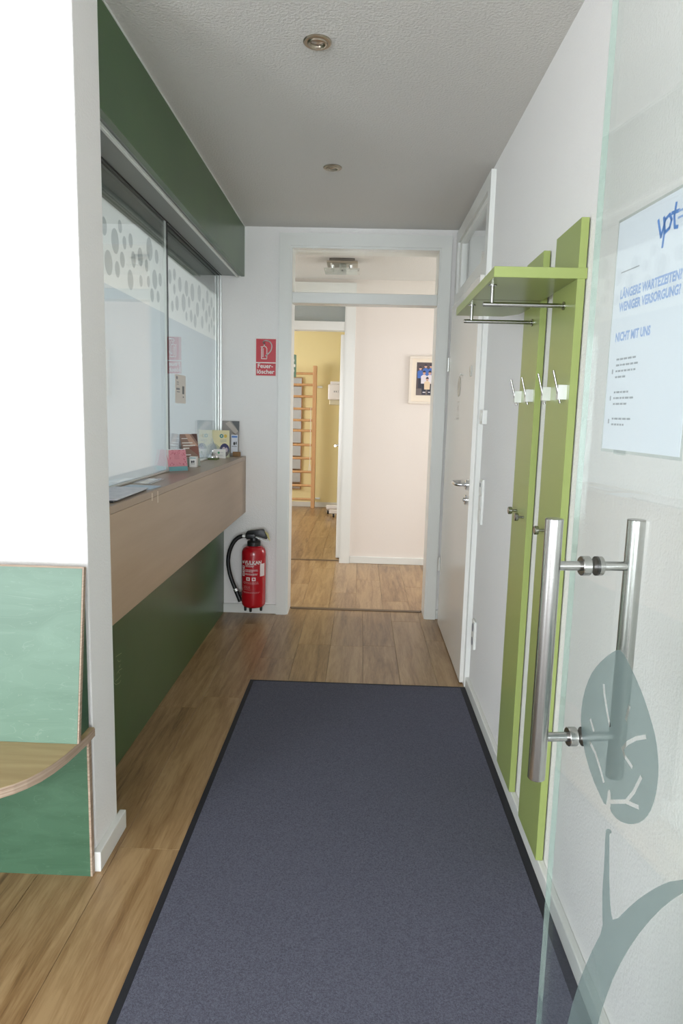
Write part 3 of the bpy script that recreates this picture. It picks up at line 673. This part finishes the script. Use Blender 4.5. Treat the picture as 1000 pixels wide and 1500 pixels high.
for z, x0, x1 in ((0.267, -0.05, 0.046), (0.260, -0.056, 0.05), (0.2535, -0.05, 0.044), (0.238, -0.05, -0.008), (0.230, -0.05, -0.006), (0.222, -0.05, -0.008), (0.212, -0.05, -0.006), (0.196, -0.058, 0.055), (0.19, -0.05, 0.05)):
    x = x0
    while x < x1:
        l = rn.uniform(0.006, 0.014); pr.append(rect(x, min(x + l, x1 + 0.004), z - 0.0011, z + 0.0011)); x += l + 0.0022
items.append(('polys', [q for p in pr for q in sub(p)], M_fe_p))
pict = []
for z in (0.366, 0.340, 0.315): pict += sub(rect(-0.064, -0.044, z - 0.011, z + 0.011))
for x in (-0.030, 0.006): pict += sub(rect(x, x + 0.024, 0.276, 0.300))
items.append(('polys', pict, M_fe_w))
items.append(('polys', [ell(-0.055, z, 0.005, 0.006, 8) for z in (0.368, 0.342, 0.317)] + [ell(-0.018, 0.288, 0.006, 0.007, 8), ell(0.018, 0.288, 0.007, 0.007, 8)], M_signred))
flat('label_print', None, items, fe, bend=bend)
flat('inspection_label', None, [('polys', sub(rect(0.058, 0.096, 0.305, 0.392)), M_fe_w)], fe, bend=bend, label='white inspection sticker')

# fire extinguisher sign
fs = empty('extinguisher_sign', (-0.652, YB - 0.003, 1.655), 'red and white fire extinguisher sign reading Feuerlöscher on white wall', 'sign')
SX0, SX1, SZ0, SZ1 = -0.7265, -0.579, 1.652, 1.908
FS = Frame((0, YB - 0.004, 0), (1, 0, 0), (0, 0, 1))
MB().prism([FS.p(x, z) for x, z in rrect(SX0, SX1, SZ0, SZ1, 0.008)], (0, 0.004, 0)).build('sign_board', M_white, fs)
cx = (SX0 + SX1) / 2
ex = [[(cx - 0.030, 1.770), (cx + 0.006, 1.770), (cx + 0.006, 1.838), (cx, 1.848), (cx - 0.012, 1.855), (cx - 0.024, 1.848), (cx - 0.030, 1.838), (cx - 0.030, 1.770)],
      [(cx - 0.020, 1.782), (cx - 0.020, 1.838)], [(cx - 0.012, 1.855), (cx - 0.010, 1.870)], [(cx - 0.024, 1.850), (cx - 0.035, 1.848)]]
hose = chaikin([(cx - 0.006, 1.868), (cx - 0.022, 1.876), (cx - 0.012, 1.890), (cx + 0.022, 1.888), (cx + 0.042, 1.862), (cx + 0.034, 1.820), (cx - 0.002, 1.790)], 2, False)
flat('pictogram', FS, [('poly', rect(SX0 + 0.007, SX1 - 0.007, 1.748, SZ1 - 0.007), M_signred), ('poly', rect(SX0 + 0.007, SX1 - 0.007, SZ0 + 0.007, 1.741), M_signred),
     ('polys', [q for l in ex for q in stroke(l, 0.0048)] + stroke(hose, 0.0075), M_white)], fs)
flat('lettering', FS, [('text', (text_geo('Feuer-', 0.040, 0.0008), cx - 0.004, 1.7215), M_white)], fs, base=0.0016)
flat('lettering', FS, [('text', (text_geo('löscher', 0.040, 0.0008), cx - 0.002, 1.684), M_white)], fs, base=0.0016)

# ------------------------------------------------------------------ recessed spotlights
def spot(x, y, label):
    e = empty('recessed_spotlight', (x, y, CH), label, 'ceiling light', 'recessed ceiling spotlights')
    MB().lathe([(0.034, 0.0005), (0.046, 0.0005), (0.0465, 0.003), (0.044, 0.006), (0.037, 0.007), (0.034, 0.006), (0.034, 0.0005)], (x, y, CH), (0, 0, -1), 40, cap=False).build('trim_ring', M_nickel, e, smooth=40)
    MB().lathe([(0.022, 0.001), (0.032, 0.002), (0.0335, 0.006), (0.031, 0.010), (0.026, 0.011), (0.023, 0.008), (0.021, 0.002)], (x, y, CH), (0, 0, -1), 40, cap=False).build('swivel_ring', M_nickel, e, smooth=40)
    MB().lathe([(0.024, 0.0), (0.024, 0.0035), (0.008, 0.0055), (0.001, 0.006)], (x, y, CH), (0, 0, -1), 32).build('lamp', M_lampglass, e, smooth=40)
M_nickel = mat('satin_nickel', (178, 168, 152), 0.3, 1.0)
M_lampglass = mat('lamp_reflector', (190, 182, 172), 0.25, 0.7)
spot(-0.178, 2.42, 'round nickel recessed spotlight nearer the camera, over the mat')
spot(-0.176, 3.572, 'round nickel recessed spotlight farther off, near the end doorway')

# ------------------------------------------------------------------ small fittings on the right wall
e = empty('light_switch', (XR, 3.40, 1.39), 'small white box switch beside the side door, above the tall switch strip', 'switch')
B(XR - 0.024, XR, 3.355, 3.43, 1.385, 1.455, bevel=0.004, seg=2).build('housing', M_trim, e)
B(XR - 0.027, XR - 0.0235, 3.375, 3.41, 1.40, 1.44, bevel=0.002).build('rocker', M_trim, e)
e = empty('switch_panel', (XR, 3.36, 0.9), 'tall narrow white switch strip on the wall beside the side door', 'switch')
B(XR - 0.012, XR, 3.325, 3.40, 0.895, 1.118, bevel=0.003, seg=2).build('frame', M_trim, e)
for i, z in enumerate((0.935, 1.006, 1.077)): B(XR - 0.0155, XR - 0.0115, 3.335, 3.39, z - 0.031, z + 0.031, bevel=0.002).build('rocker', M_trim, e)
B(XR - 0.0165, XR - 0.0153, 3.35, 3.375, 1.080, 1.098).build('indicator', M_grey, e)
e = empty('wall_socket', (XR, 3.36, 0.27), 'white double wall socket low beside the side door', 'socket')
B(XR - 0.014, XR, 3.325, 3.40, 0.255, 0.40, bevel=0.004, seg=2).build('cover', M_trim, e)
for z in (0.292, 0.363): MB().lathe([(0.021, 0.0), (0.021, 0.001), (0.019, 0.001)], (XR - 0.0142, 3.3625, z), (-1, 0, 0), 20).build('socket_cup', M_grey, e)
e = empty('door_sign', (0.565, 4.06, 1.53), 'faint grey oval emblem with small lettering lines on side door', 'sign')
FDR = Frame((0.5655, 0, 0), (0, -1, 0), (0, 0, 1))
MB().prism([FDR.p(x, z, 0.0) for x, z in ell(-4.06, 1.592, 0.058, 0.058, 28)], (-0.0015, 0, 0)).build('emblem', mat('pale_silver', (196, 194, 188), 0.4, 0.2), e)
ln = [rect(-4.12 + 0.02 * (i % 2), -4.01 - 0.015 * (i % 3), 1.50 - 0.024 * i, 1.506 - 0.024 * i) for i in range(5)]
flat('lettering', FDR, [('polys', ln, mat('pale_grey_print', (190, 188, 182), 0.5))], e, base=0.0002)
e = empty('indicator_plate', (0.565, 3.64, 1.63), 'small satin metal plate high on the side door near its edge', 'plate')
B(0.560, 0.5655, 3.622, 3.668, 1.628, 1.682, bevel=0.001).build('plate', mat('pale_silver', (196, 194, 188)), e)
e = empty('coat_pin', (0.565, 3.93, 1.64), 'tiny metal pin high on the side door above emblem', 'hook')
MB().cyl((0.5655, 3.93, 1.65), (0.553, 3.93, 1.655), 0.004, 10).build('stem', M_satin, e)
MB().lathe([(0.003, 0), (0.006, 0.003), (0.006, 0.006)], (0.555, 3.93, 1.654), (-1, 0, 0), 12).build('cap', M_satin, e)

# ------------------------------------------------------------------ things on the counter
ZC = 1.112
def tent(name, o, ang, L, Hh, D, front, label, cat, thick=0.0012, back=None, items=None, group=None):
    """folded card: o = front lower left corner, ang = direction of the face"""
    u = Vector((math.cos(ang), math.sin(ang), 0)); v = Vector((-math.sin(ang), math.cos(ang), 0)); o = Vector((o[0], o[1], ZC + 0.0002))
    e = empty(name, o + u * L / 2 + v * D / 2, label, cat, group)
    top = o + v * D * 0.45 + Vector((0, 0, Hh))
    fu = (top - o)
    fn = u.cross(fu.normalized())
    MB().prism([o, o + u * L, top + u * L, top], -fn * thick).build('front_card', front, e)
    b0 = o + v * D
    MB().prism([b0, b0 + u * L, top + u * L, top], fn * 0.0 + v * -thick).build('back_card', back or M_paper, e)
    fr = Frame(o, u, fu)
    return e, fr, fu.length
# pink desk calendar
M_pink = mat('pink_card', (222, 150, 160), 0.6); M_teal = mat('teal_band', (116, 172, 176), 0.6)
M_dkred = mat('dark_red_card', (130, 24, 36), 0.6); M_rose = mat('rose_print', (178, 62, 92), 0.6)
a = math.radians(48)
e, fr, h = tent('desk_calendar', (-0.947, 3.365, ZC), a, 0.112, 0.108, 0.055, M_pink, 'small pink and teal patterned desk calendar standing on the counter', 'calendar')
rr = random.Random(11); blobs = []
for _ in range(90):
    x = rr.uniform(0.004, 0.108); y = rr.uniform(0.03, h - 0.004); d = math.hypot((x - 0.056) / 0.05, (y - 0.062) / 0.034)
    if d > 0.75 or rr.random() < 0.06: blobs.append(ell(x, y, rr.uniform(0.0012, 0.003), rr.uniform(0.0012, 0.0024), 7))
flat('print', fr, [('poly', rect(0.001, 0.111, 0.001, 0.024), M_teal), ('polys', blobs, M_rose), ('polys', [rect(0.040, 0.070, 0.062 + 0.007 * i, 0.0645 + 0.007 * i) for i in range(4)], mat('dusty_rose', (196, 124, 134), 0.6))], e)
u = Vector((math.cos(a), math.sin(a), 0)); v = Vector((-math.sin(a), math.cos(a), 0)); o = Vector((-0.947, 3.365, ZC + 0.0004))
MB().prism([o + u * 0.003 + v * 0.004, o + u * 0.003 + v * 0.050, o + u * 0.003 + v * 0.026 + Vector((0, 0, 0.018))], u * 0.1).build('base_fold', M_dkred, e)
t = MB()
for k in range(12):
    c = o + u * (0.008 + k * 0.0088) + v * 0.0248 + Vector((0, 0, 0.107)); t.lathe([(0.003, 0), (0.0034, 0.0006), (0.003, 0.0012)], c, u, 8)
t.build('spiral_binding', M_satin, e)
# brown tent card
M_brown = mat('brown_print', (150, 122, 110), 0.5); M_skin = mat('tan_print', (196, 160, 140), 0.5); M_dbrown = mat('umber_print', (92, 66, 60), 0.5)
e, fr, h = tent('tent_card', (-0.950, 3.66, ZC), math.radians(50), 0.112, 0.178, 0.075, M_brown, 'tall brown photo tent card with white lines behind pink calendar', 'card')
flat('print', fr, [('poly', [(0.03, h - 0.001), (0.06, h - 0.001), (0.111, 0.11), (0.111, 0.075), (0.06, 0.12)], M_skin), ('poly', [(0.075, h - 0.001), (0.111, h - 0.001), (0.111, 0.13)], M_dbrown),
     ('poly', [(0.05, 0.10), (0.111, 0.055), (0.111, 0.11), (0.08, 0.115)], mat('rust_print', (138, 92, 80), 0.5)), ('poly', rect(0.001, 0.111, 0.001, 0.045), mat('sage_print', (168, 176, 164), 0.5)),
     ('polys', [rect(0.006, 0.045, 0.152, 0.156), rect(0.006, 0.075, 0.128, 0.133), rect(0.010, 0.092, 0.113, 0.119), rect(0.010, 0.050, 0.098, 0.104), rect(0.005, 0.055, 0.062, 0.068), rect(0.005, 0.09, 0.048, 0.050)], M_white)], e)
# little white card box
e = empty('card_box', (-0.899, 3.675, ZC), 'little white card box with small portrait, right of pink calendar', 'box')
B(-0.918, -0.880, 3.655, 3.695, ZC + 0.0002, ZC + 0.058, bevel=0.0015).build('box', M_white, e)
FB = Frame((-0.918, 3.655, ZC), (1, 0, 0), (0, 0, 1))
flat('print', FB, [('poly', rect(0.003, 0.035, 0.048, 0.053), mat('teal_line', (120, 160, 170))), ('polys', [ell(0.014, 0.030, 0.005, 0.007, 10), ell(0.024, 0.031, 0.004, 0.007, 10), rect(0.008, 0.030, 0.018, 0.020)], M_dark)], e)
# service bell
bx, by = -0.955, 4.28
e = empty('service_bell', (bx, by, ZC), 'chrome reception bell on a flat olive green base', 'bell')
MB().prism([(bx + x, by + y, ZC + 0.0002) for x, y in rrect(-0.008 - 0.002, 0.062, -0.045, 0.045, 0.01)], (0, 0, 0.010)).build('base', mat('olive_base', (96, 112, 62), 0.5), e)
MB().lathe([(0.034, 0.012), (0.0345, 0.016), (0.030, 0.030), (0.020, 0.040), (0.006, 0.045), (0.004, 0.046)], (bx + 0.027, by, ZC), (0, 0, 1), 32).build('dome', M_chrome, e, smooth=60)
MB().lathe([(0.003, 0.044), (0.003, 0.052), (0.007, 0.053), (0.007, 0.058), (0.004, 0.060)], (bx + 0.027, by, ZC), (0, 0, 1), 16).build('button', M_chrome, e, smooth=40)
# white card holder
e, fr, h = tent('business_card_stand', (-0.948, 4.40, ZC), math.radians(12), 0.078, 0.058, 0.035, M_white, 'small white business card stand with green mark by the bell', 'card stand')
flat('print', fr, [('poly', ell(0.034, 0.036, 0.007, 0.008, 12), mat('green_mark', (70, 150, 110))), ('polys', [rect(0.044, 0.062, 0.036, 0.038), rect(0.020, 0.060, 0.018, 0.0195)], M_grey)], e)
# cream brochure holder
M_cream = mat('cream_card', (226, 216, 172), 0.55)
e = empty('brochure_holder', (-0.92, 4.52, ZC), 'cream brochure holder with round blue logo and oval photo', 'brochure holder')
ang = math.radians(10); u = Vector((math.cos(ang), math.sin(ang), 0)); v = Vector((-math.sin(ang), math.cos(ang), 0)); o = Vector((-0.945, 4.49, ZC + 0.0003))
fr = Frame(o, u, v * 0.05 + Vector((0, 0, 0.19)))
MB().prism([fr.p(0.0, 0, 0), fr.p(0.082, 0, 0), fr.p(0.082, 0.182, 0), fr.p(-0.035, 0.182, 0), fr.p(-0.028, 0.13, 0), fr.p(-0.018, 0.095, 0), fr.p(0.0, 0.07, 0)], fr.n * -0.014).build('brochure_stack', M_cream, e)
MB().prism([fr.p(-0.012, 0.0, 0.002), fr.p(0.084, 0.0, 0.002), fr.p(0.084, 0.060, 0.002), fr.p(0.02, 0.068, 0.002), fr.p(-0.014, 0.095, 0.002)], fr.n * -0.001).build('pocket', G_acryl, e)
flat('print', fr, [('poly', ell(0.030, 0.143, 0.0125, 0.0135, 18), mat('petrol_print', (44, 130, 140))), ('poly', ell(0.030, 0.143, 0.005, 0.006, 12), M_cream), ('poly', ell(0.056, 0.143, 0.010, 0.012, 16), mat('ochre_print', (214, 184, 80))),
     ('polys', [rect(0.02, 0.062, 0.116, 0.118), rect(0.02, 0.062, 0.107, 0.1095), rect(0.024, 0.045, 0.099, 0.1005)], M_grey),
     ('poly', ell(0.050, 0.048, 0.032, 0.045, 24), mat('navy_photo', (58, 56, 100))), ('poly', ell(0.050, 0.028, 0.026, 0.024, 20), mat('brown_photo', (104, 90, 92))), ('polys', [ell(0.045, 0.052, 0.011, 0.018, 10), ell(0.062, 0.050, 0.009, 0.016, 10)], mat('pale_pink_photo', (216, 196, 206)))], e)
# tall leaflet display + wooden block
e = empty('leaflet_display', (-0.885, 4.65, ZC), 'tall grey photo leaflet with small card leaning in the far corner', 'leaflet')
FL = Frame((-0.945, 4.655, ZC + 0.0002), (1, 0, 0), (0, 0.02, 0.24))
MB().prism([FL.p(0, 0, 0), FL.p(0.116, 0, 0), FL.p(0.116, 0.238, 0), FL.p(0, 0.238, 0)], (0, 0.004, 0)).build('leaflet', mat('grey_photo', (150, 144, 138), 0.5), e)
flat('print', FL, [('poly', [(0.06, 0.237), (0.115, 0.237), (0.115, 0.16), (0.09, 0.20)], mat('slate_photo', (92, 94, 94))), ('poly', [(0.02, 0.22), (0.05, 0.235), (0.11, 0.17), (0.09, 0.15), (0.06, 0.18)], mat('warm_grey_photo', (186, 176, 166))),
     ('poly', [(0.06, 0.165), (0.105, 0.13), (0.095, 0.15)], mat('taupe_photo', (110, 96, 84))), ('poly', rect(0.062, 0.108, 0.02, 0.145), M_paper), ('poly', rect(0.066, 0.104, 0.125, 0.137), M_blue),
     ('polys', [ell(0.084, 0.085, 0.007, 0.012, 10), ell(0.097, 0.088, 0.004, 0.012, 8), rect(0.068, 0.102, 0.064, 0.067)], M_dark)], e)
B(-0.866, -0.815, 4.628, 4.652, ZC + 0.0002, ZC + 0.030, bevel=0.0015).build('wood_block', mat('walnut_block', (146, 108, 62), 0.5, var=((60, 8, 8), (128, 92, 50))), label='small brown wooden card block at the far end of counter', cat='block')
# papers lying on the counter
def sheet(name, pts, z, m, t, label, cat, prints=None, group=None):
    o = MB().prism([(x, y, ZC + z) for x, y in pts], (0, 0, t)).build(name, m, label=label, cat=cat, group=group)
    return o
sheet('magazine', [(-0.935, 2.20), (-0.805, 2.20), (-0.812, 2.57), (-0.925, 2.57)], 0.0003, mat('shadow_dark', (60, 60, 64), 0.4), 0.006, 'dark slab painting the shadow under the pale magazine at the near counter end', 'magazine')  # dark slab stands in for the shadow under the pale magazine
sheet('magazine', [(-0.940, 2.20), (-0.80, 2.22), (-0.806, 2.575), (-0.940, 2.585)], 0.0065, mat('pale_cover', (232, 232, 238), 0.5, var=((30, 30, 30), (206, 208, 216))), 0.004, 'pale grey magazine on top at the near counter end', 'magazine')
sheet('leaflet', [(-0.938, 2.60), (-0.802, 2.59), (-0.798, 2.72), (-0.930, 2.735)], 0.0004, mat('blue_white_leaflet', (212, 222, 232), 0.5, var=((25, 25, 25), (172, 194, 214))), 0.002, 'pale blue leaflet lying flat behind the magazines on counter', 'leaflet')
e = empty('acrylic_holder', (-0.90, 2.88, ZC), 'clear acrylic sheet lying flat on the counter before the calendar', 'holder')
MB().prism([(-0.94, 2.79, ZC + 0.0004), (-0.855, 2.77, ZC + 0.0004), (-0.862, 2.98, ZC + 0.0004), (-0.935, 2.99, ZC + 0.0004)], (0, 0, 0.003)).build('sheet', G_acryl, e)
mb = MB(); mb.box(-0.93, -0.924, 2.80, 2.97, ZC + 0.0036, ZC + 0.0056).box(-0.875, -0.869, 2.80, 2.97, ZC + 0.0036, ZC + 0.0056); mb.build('rib', M_paper, e)
for y, z0, lb in ((2.628, 1.058, 'longer strip of clear tape on the counter front edge, farther one'), (2.555, 1.075, 'shorter strip of clear tape on the counter front edge, nearer one')):
    B(-0.7854, -0.7848, y - 0.007, y + 0.007, z0, 1.104).build('tape_strip', mat('pale_tape', (206, 190, 168), 0.3), label=lb, cat='tape')
# notice on the far glass pane
e = empty('glass_notice', (-0.971, 3.68, 1.45), 'small white printed notice stuck on the far reception glass pane', 'notice')
B(-0.9726, -0.9718, 3.585, 3.80, 1.452, 1.602).build('sheet', M_white, e)
FG = Frame((-0.9718, 3.585, 1.452), (0, 1, 0), (0, 0, 1))
flat('print', FG, [('polys', [ell(0.035, 0.133, 0.018, 0.009, 12), rect(0.03, 0.07, 0.108, 0.112), rect(0.03, 0.07, 0.098, 0.101), rect(0.02, 0.09, 0.070, 0.080), rect(0.03, 0.09, 0.058, 0.062)], M_grey), ('polys', [rect(0.14, 0.18, 0.05, 0.092), rect(0.15, 0.17, 0.030, 0.038)], mat('mid_grey_print', (112, 114, 118)))], e, kind='stuff')

# ------------------------------------------------------------------ hallway beyond the doorway
e = empty('ceiling_lamp', (-0.175, 5.64, CH), 'chrome and glass ceiling lamp in the hallway beyond doorway', 'ceiling light')
B(-0.285, -0.085, 5.57, 5.71, CH - 0.022, CH, bevel=0.002).build('ceiling_plate', mat('grey_steel', (128, 122, 114), 0.35, 0.9), e)
B(-0.305, -0.060, 5.55, 5.73, CH - 0.040, CH - 0.0225, bevel=0.003).build('lamp_body', M_nickel, e)
B(-0.325, -0.045, 5.53, 5.75, CH - 0.092, CH - 0.082, bevel=0.003).build('glass_plate', glass_mat('lamp_glass', (0.88, 0.9, 0.88), 1.0, 0.1, veil=0.25, veil_rgb=(230, 232, 226)), e)
B(-0.205, -0.15, 5.58, 5.70, CH - 0.081, CH - 0.041, bevel=0.004).build('glass_block', MATS['lamp_glass'], e)
for x in (-0.26, -0.115):
    for y in (5.60, 5.68): MB().lathe([(0.016, 0), (0.017, 0.012), (0.011, 0.024), (0.012, 0.04)], (x, y, CH - 0.040), (0, 0, -1), 20).build('lamp_holder', M_chrome, e, smooth=40)
for x in (-0.315, -0.18, -0.055): MB().lathe([(0.006, 0), (0.007, 0.005), (0.004, 0.008)], (x, 5.56, CH - 0.092), (0, 0, -1), 14).build('screw_cap', M_black if x == -0.18 else M_chrome, e)
# framed group photo
e = empty('framed_photo', (0.57, 6.42, 1.52), 'framed group photograph of staff in blue and white on hallway wall', 'picture')
FX0, FX1, FZ0, FZ1 = 0.432, 0.815, 1.522, 1.952
mb = MB(); w_ = 0.022
mb.box(FX0, FX1, 6.398, 6.42, FZ0, FZ0 + w_, bevel=0.002).box(FX0, FX1, 6.398, 6.42, FZ1 - w_, FZ1, bevel=0.002).box(FX0, FX0 + w_, 6.398, 6.42, FZ0 + w_, FZ1 - w_).box(FX1 - w_, FX1, 6.398, 6.42, FZ0 + w_, FZ1 - w_)
mb.build('frame', mat('cream_frame', (232, 222, 208), 0.5), e)
B(FX0 + w_, FX1 - w_, 6.410, 6.418, FZ0 + w_, FZ1 - w_).build('passepartout', mat('cream_mount', (238, 226, 208), 0.7), e)
FP = Frame((0.497, 6.4098, 1.600), (1, 0, 0), (0, 0, 1))
Pb = mat('photo_dark', (88, 76, 78), 0.5); Pblue = mat('photo_blue', (70, 112, 190), 0.5); Pwh = mat('photo_white', (226, 220, 226), 0.5); Psk = mat('photo_skin', (206, 164, 146), 0.5); Pdk = mat('photo_navy', (48, 50, 66), 0.5); Pcr = mat('photo_cream', (232, 208, 176), 0.5)
it = [('poly', rect(0, 0.24, 0, 0.298), Pb), ('poly', rect(0, 0.24, 0, 0.06), mat('photo_floor', (112, 102, 100), 0.5))]
def person(x, y, s, shirt, legs=None):
    if legs: it.append(('poly', rect(x - 0.016 * s, x + 0.016 * s, y - 0.10 * s, y), legs))
    it.append(('poly', [(x - 0.024 * s, y - 0.01 * s), (x + 0.024 * s, y - 0.01 * s), (x + 0.026 * s, y + 0.05 * s), (x + 0.010 * s, y + 0.062 * s), (x - 0.010 * s, y + 0.062 * s), (x - 0.026 * s, y + 0.05 * s)], shirt))
    it.append(('poly', ell(x, y + 0.078 * s, 0.012 * s, 0.016 * s, 12), Psk))
    it.append(('poly', [(x + 0.013 * s * math.cos(t * 0.35), y + 0.082 * s + 0.016 * s * math.sin(t * 0.35)) for t in range(10)], Pdk))
for a_ in ((0.034, 0.165, 1.0, Pblue, Pdk), (0.082, 0.185, 1.0, Pblue, Pdk), (0.130, 0.185, 1.0, Pblue, Pdk), (0.180, 0.185, 1.0, Pblue, Pdk), (0.215, 0.165, 1.0, Pblue, Pdk), (0.070, 0.118, 1.1, Pwh, Pdk), (0.122, 0.118, 1.1, Pwh, Pdk), (0.176, 0.118, 1.1, Pwh, Pdk), (0.100, 0.065, 1.05, Pcr, None)): person(*a_)
it.append(('polys', [rect(0.062, 0.088, 0.024, 0.033), rect(0.112, 0.13, 0.026, 0.034)], Pwh))
flat('photo_print', FP, it, e, base=0.0002, step=0.00006)
# green arrow sign, projecting into the hallway
e = empty('arrow_sign', (-0.50, 4.92, 1.66), 'green exit sign with white arrow at the left doorway jamb', 'sign')
FA = Frame((-0.511, 4.862, 1.668), (0.22, 0.975, 0), (0, 0, 1))
MB().prism([FA.p(0, 0, 0), FA.p(0.15, 0, 0), FA.p(0.15, 0.158, 0), FA.p(0, 0.158, 0)], FA.n * -0.003).build('sign_board', M_greensign, e)
flat('arrow', FA, [('polys', [[(0.045, 0.080), (0.095, 0.130), (0.108, 0.116), (0.075, 0.080), (0.108, 0.044), (0.095, 0.030)], rect(0.07, 0.128, 0.070, 0.090)], M_white)], e)

# ------------------------------------------------------------------ exercise room
e = empty('wall_bars', (-1.15, 10.1, 0), 'wooden gymnastics wall bars in front of the yellow wall', 'wall bars')
B(-0.716, -0.660, 10.06, 10.15, 0, 2.085, bevel=0.004).build('upright', M_wood, e); B(-1.646, -1.590, 10.06, 10.15, 0, 2.085, bevel=0.004).build('upright', M_wood, e)
for z in (1.972, 1.811, 1.644, 1.464, 1.298, 1.146, 0.938, 0.741, 0.541, 0.337, 0.132):
    MB().lathe([(0.018, 0), (0.018, 0.876)], (-1.591, 10.09, z), (1, 0, 0), 12).build('rung', M_wood, e, smooth=50)
for z in (0.13, 1.79):
    for x in (-0.688, -1.618): B(x - 0.010, x + 0.010, 10.15, 10.2495, z - 0.012, z + 0.012).build('wall_bracket', M_satin, e)
    B(-0.660, -0.585, 10.235, 10.2495, z - 0.014, z + 0.014, bevel=0.002).build('bracket_plate', M_satin, e)
e = empty('wall_mirror', (-1.2, 10.24, 0.26), 'tall brown framed mirror on yellow wall behind the wooden bars', 'mirror')
mb = MB()
for a_ in ((-1.50, -1.488, 0.262, 1.922), (-0.892, -0.878, 0.262, 1.922), (-1.488, -0.892, 0.262, 0.272), (-1.488, -0.892, 1.912, 1.922)): mb.box(a_[0], a_[1], 10.222, 10.2495, a_[2], a_[3])
mb.build('frame', mat('brown_frame', (166, 126, 88), 0.5), e)
B(-1.488, -0.892, 10.238, 10.2495, 0.272, 1.912).build('mirror_glass', mat('mirror_silver', (196, 204, 214), 0.04, 1.0), e)
e = empty('pull_cord', (-0.735, 10.03, 0.55), 'thin white cord hanging from a rung beside the upright', 'cord')
MB().tube([(-0.738, 10.062, 1.49), (-0.736, 10.052, 1.2), (-0.737, 10.052, 0.72), (-0.75, 10.052, 0.56)], 0.004, 8).build('cord', M_white, e)
MB().tube([(-0.737, 10.052, 0.66), (-0.725, 10.05, 0.6), (-0.722, 10.052, 0.56)], 0.005, 8).build('loose_end', M_white, e)
# wheeled device
e = empty('therapy_trolley', (-0.3, 9.45, 0), 'white wheeled therapy device with black round knob in yellow room', 'trolley')
DY = 9.42
B(-0.452, -0.16, DY - 0.15, DY + 0.12, 1.592, 1.795, bevel=0.012, seg=3).build('head_housing', mat('device_white', (240, 236, 236), 0.35), e, smooth=40)
B(-0.425, -0.18, DY - 0.13, DY + 0.12, 1.796, 1.835, bevel=0.006).build('head_top', MATS['device_white'], e)
B(-0.435, -0.20, DY - 0.10, DY + 0.08, 1.525, 1.591, bevel=0.006).build('lower_tray', mat('device_cream', (222, 214, 186), 0.4), e)
MB().lathe([(0.026, 0), (0.026, 0.010), (0.022, 0.014)], (-0.272, DY - 0.15, 1.70), (0, -1, 0), 24).build('round_knob', M_black, e, smooth=40)
FQ = Frame((0, DY - 0.1502, 0), (1, 0, 0), (0, 0, 1))
flat('panel_print', FQ, [('polys', [rect(-0.375, -0.362, 1.69, 1.71), rect(-0.350, -0.337, 1.69, 1.71), rect(-0.320, -0.315, 1.685, 1.715), rect(-0.29, -0.25, 1.778, 1.782)], M_grey)], e, kind='stuff')
B(-0.255, -0.235, DY - 0.12, DY - 0.09, 1.46, 1.5245, bevel=0.003).build('cable_clip', MATS['device_white'], e)
B(-0.235, -0.175, DY - 0.03, DY + 0.03, 0.14, 1.525, bevel=0.004).build('column', MATS['device_white'], e)
B(-0.455, -0.14, DY + 0.10, DY + 0.16, 0.075, 0.125, bevel=0.004).build('base_bar', MATS['device_white'], e)
B(-0.40, -0.14, DY - 0.20, DY - 0.14, 0.055, 0.105, bevel=0.004).build('base_bar', MATS['device_white'], e)
B(-0.24, -0.16, DY - 0.14, DY + 0.10, 0.085, 0.1399, bevel=0.004).build('base_beam', MATS['device_white'], e)
for x, y in ((-0.43, DY + 0.13), (-0.34, DY - 0.17), (-0.17, DY + 0.13), (-0.17, DY - 0.17)):
    c = MB().cyl((x - 0.012, y, 0.0275), (x + 0.012, y, 0.0275), 0.027, 18).build('caster', M_black, e, smooth=40)
    B(x - 0.018, x + 0.018, y - 0.008, y + 0.016, 0.03, 0.058 if y < DY else 0.076).build('caster_fork', M_chrome, c)
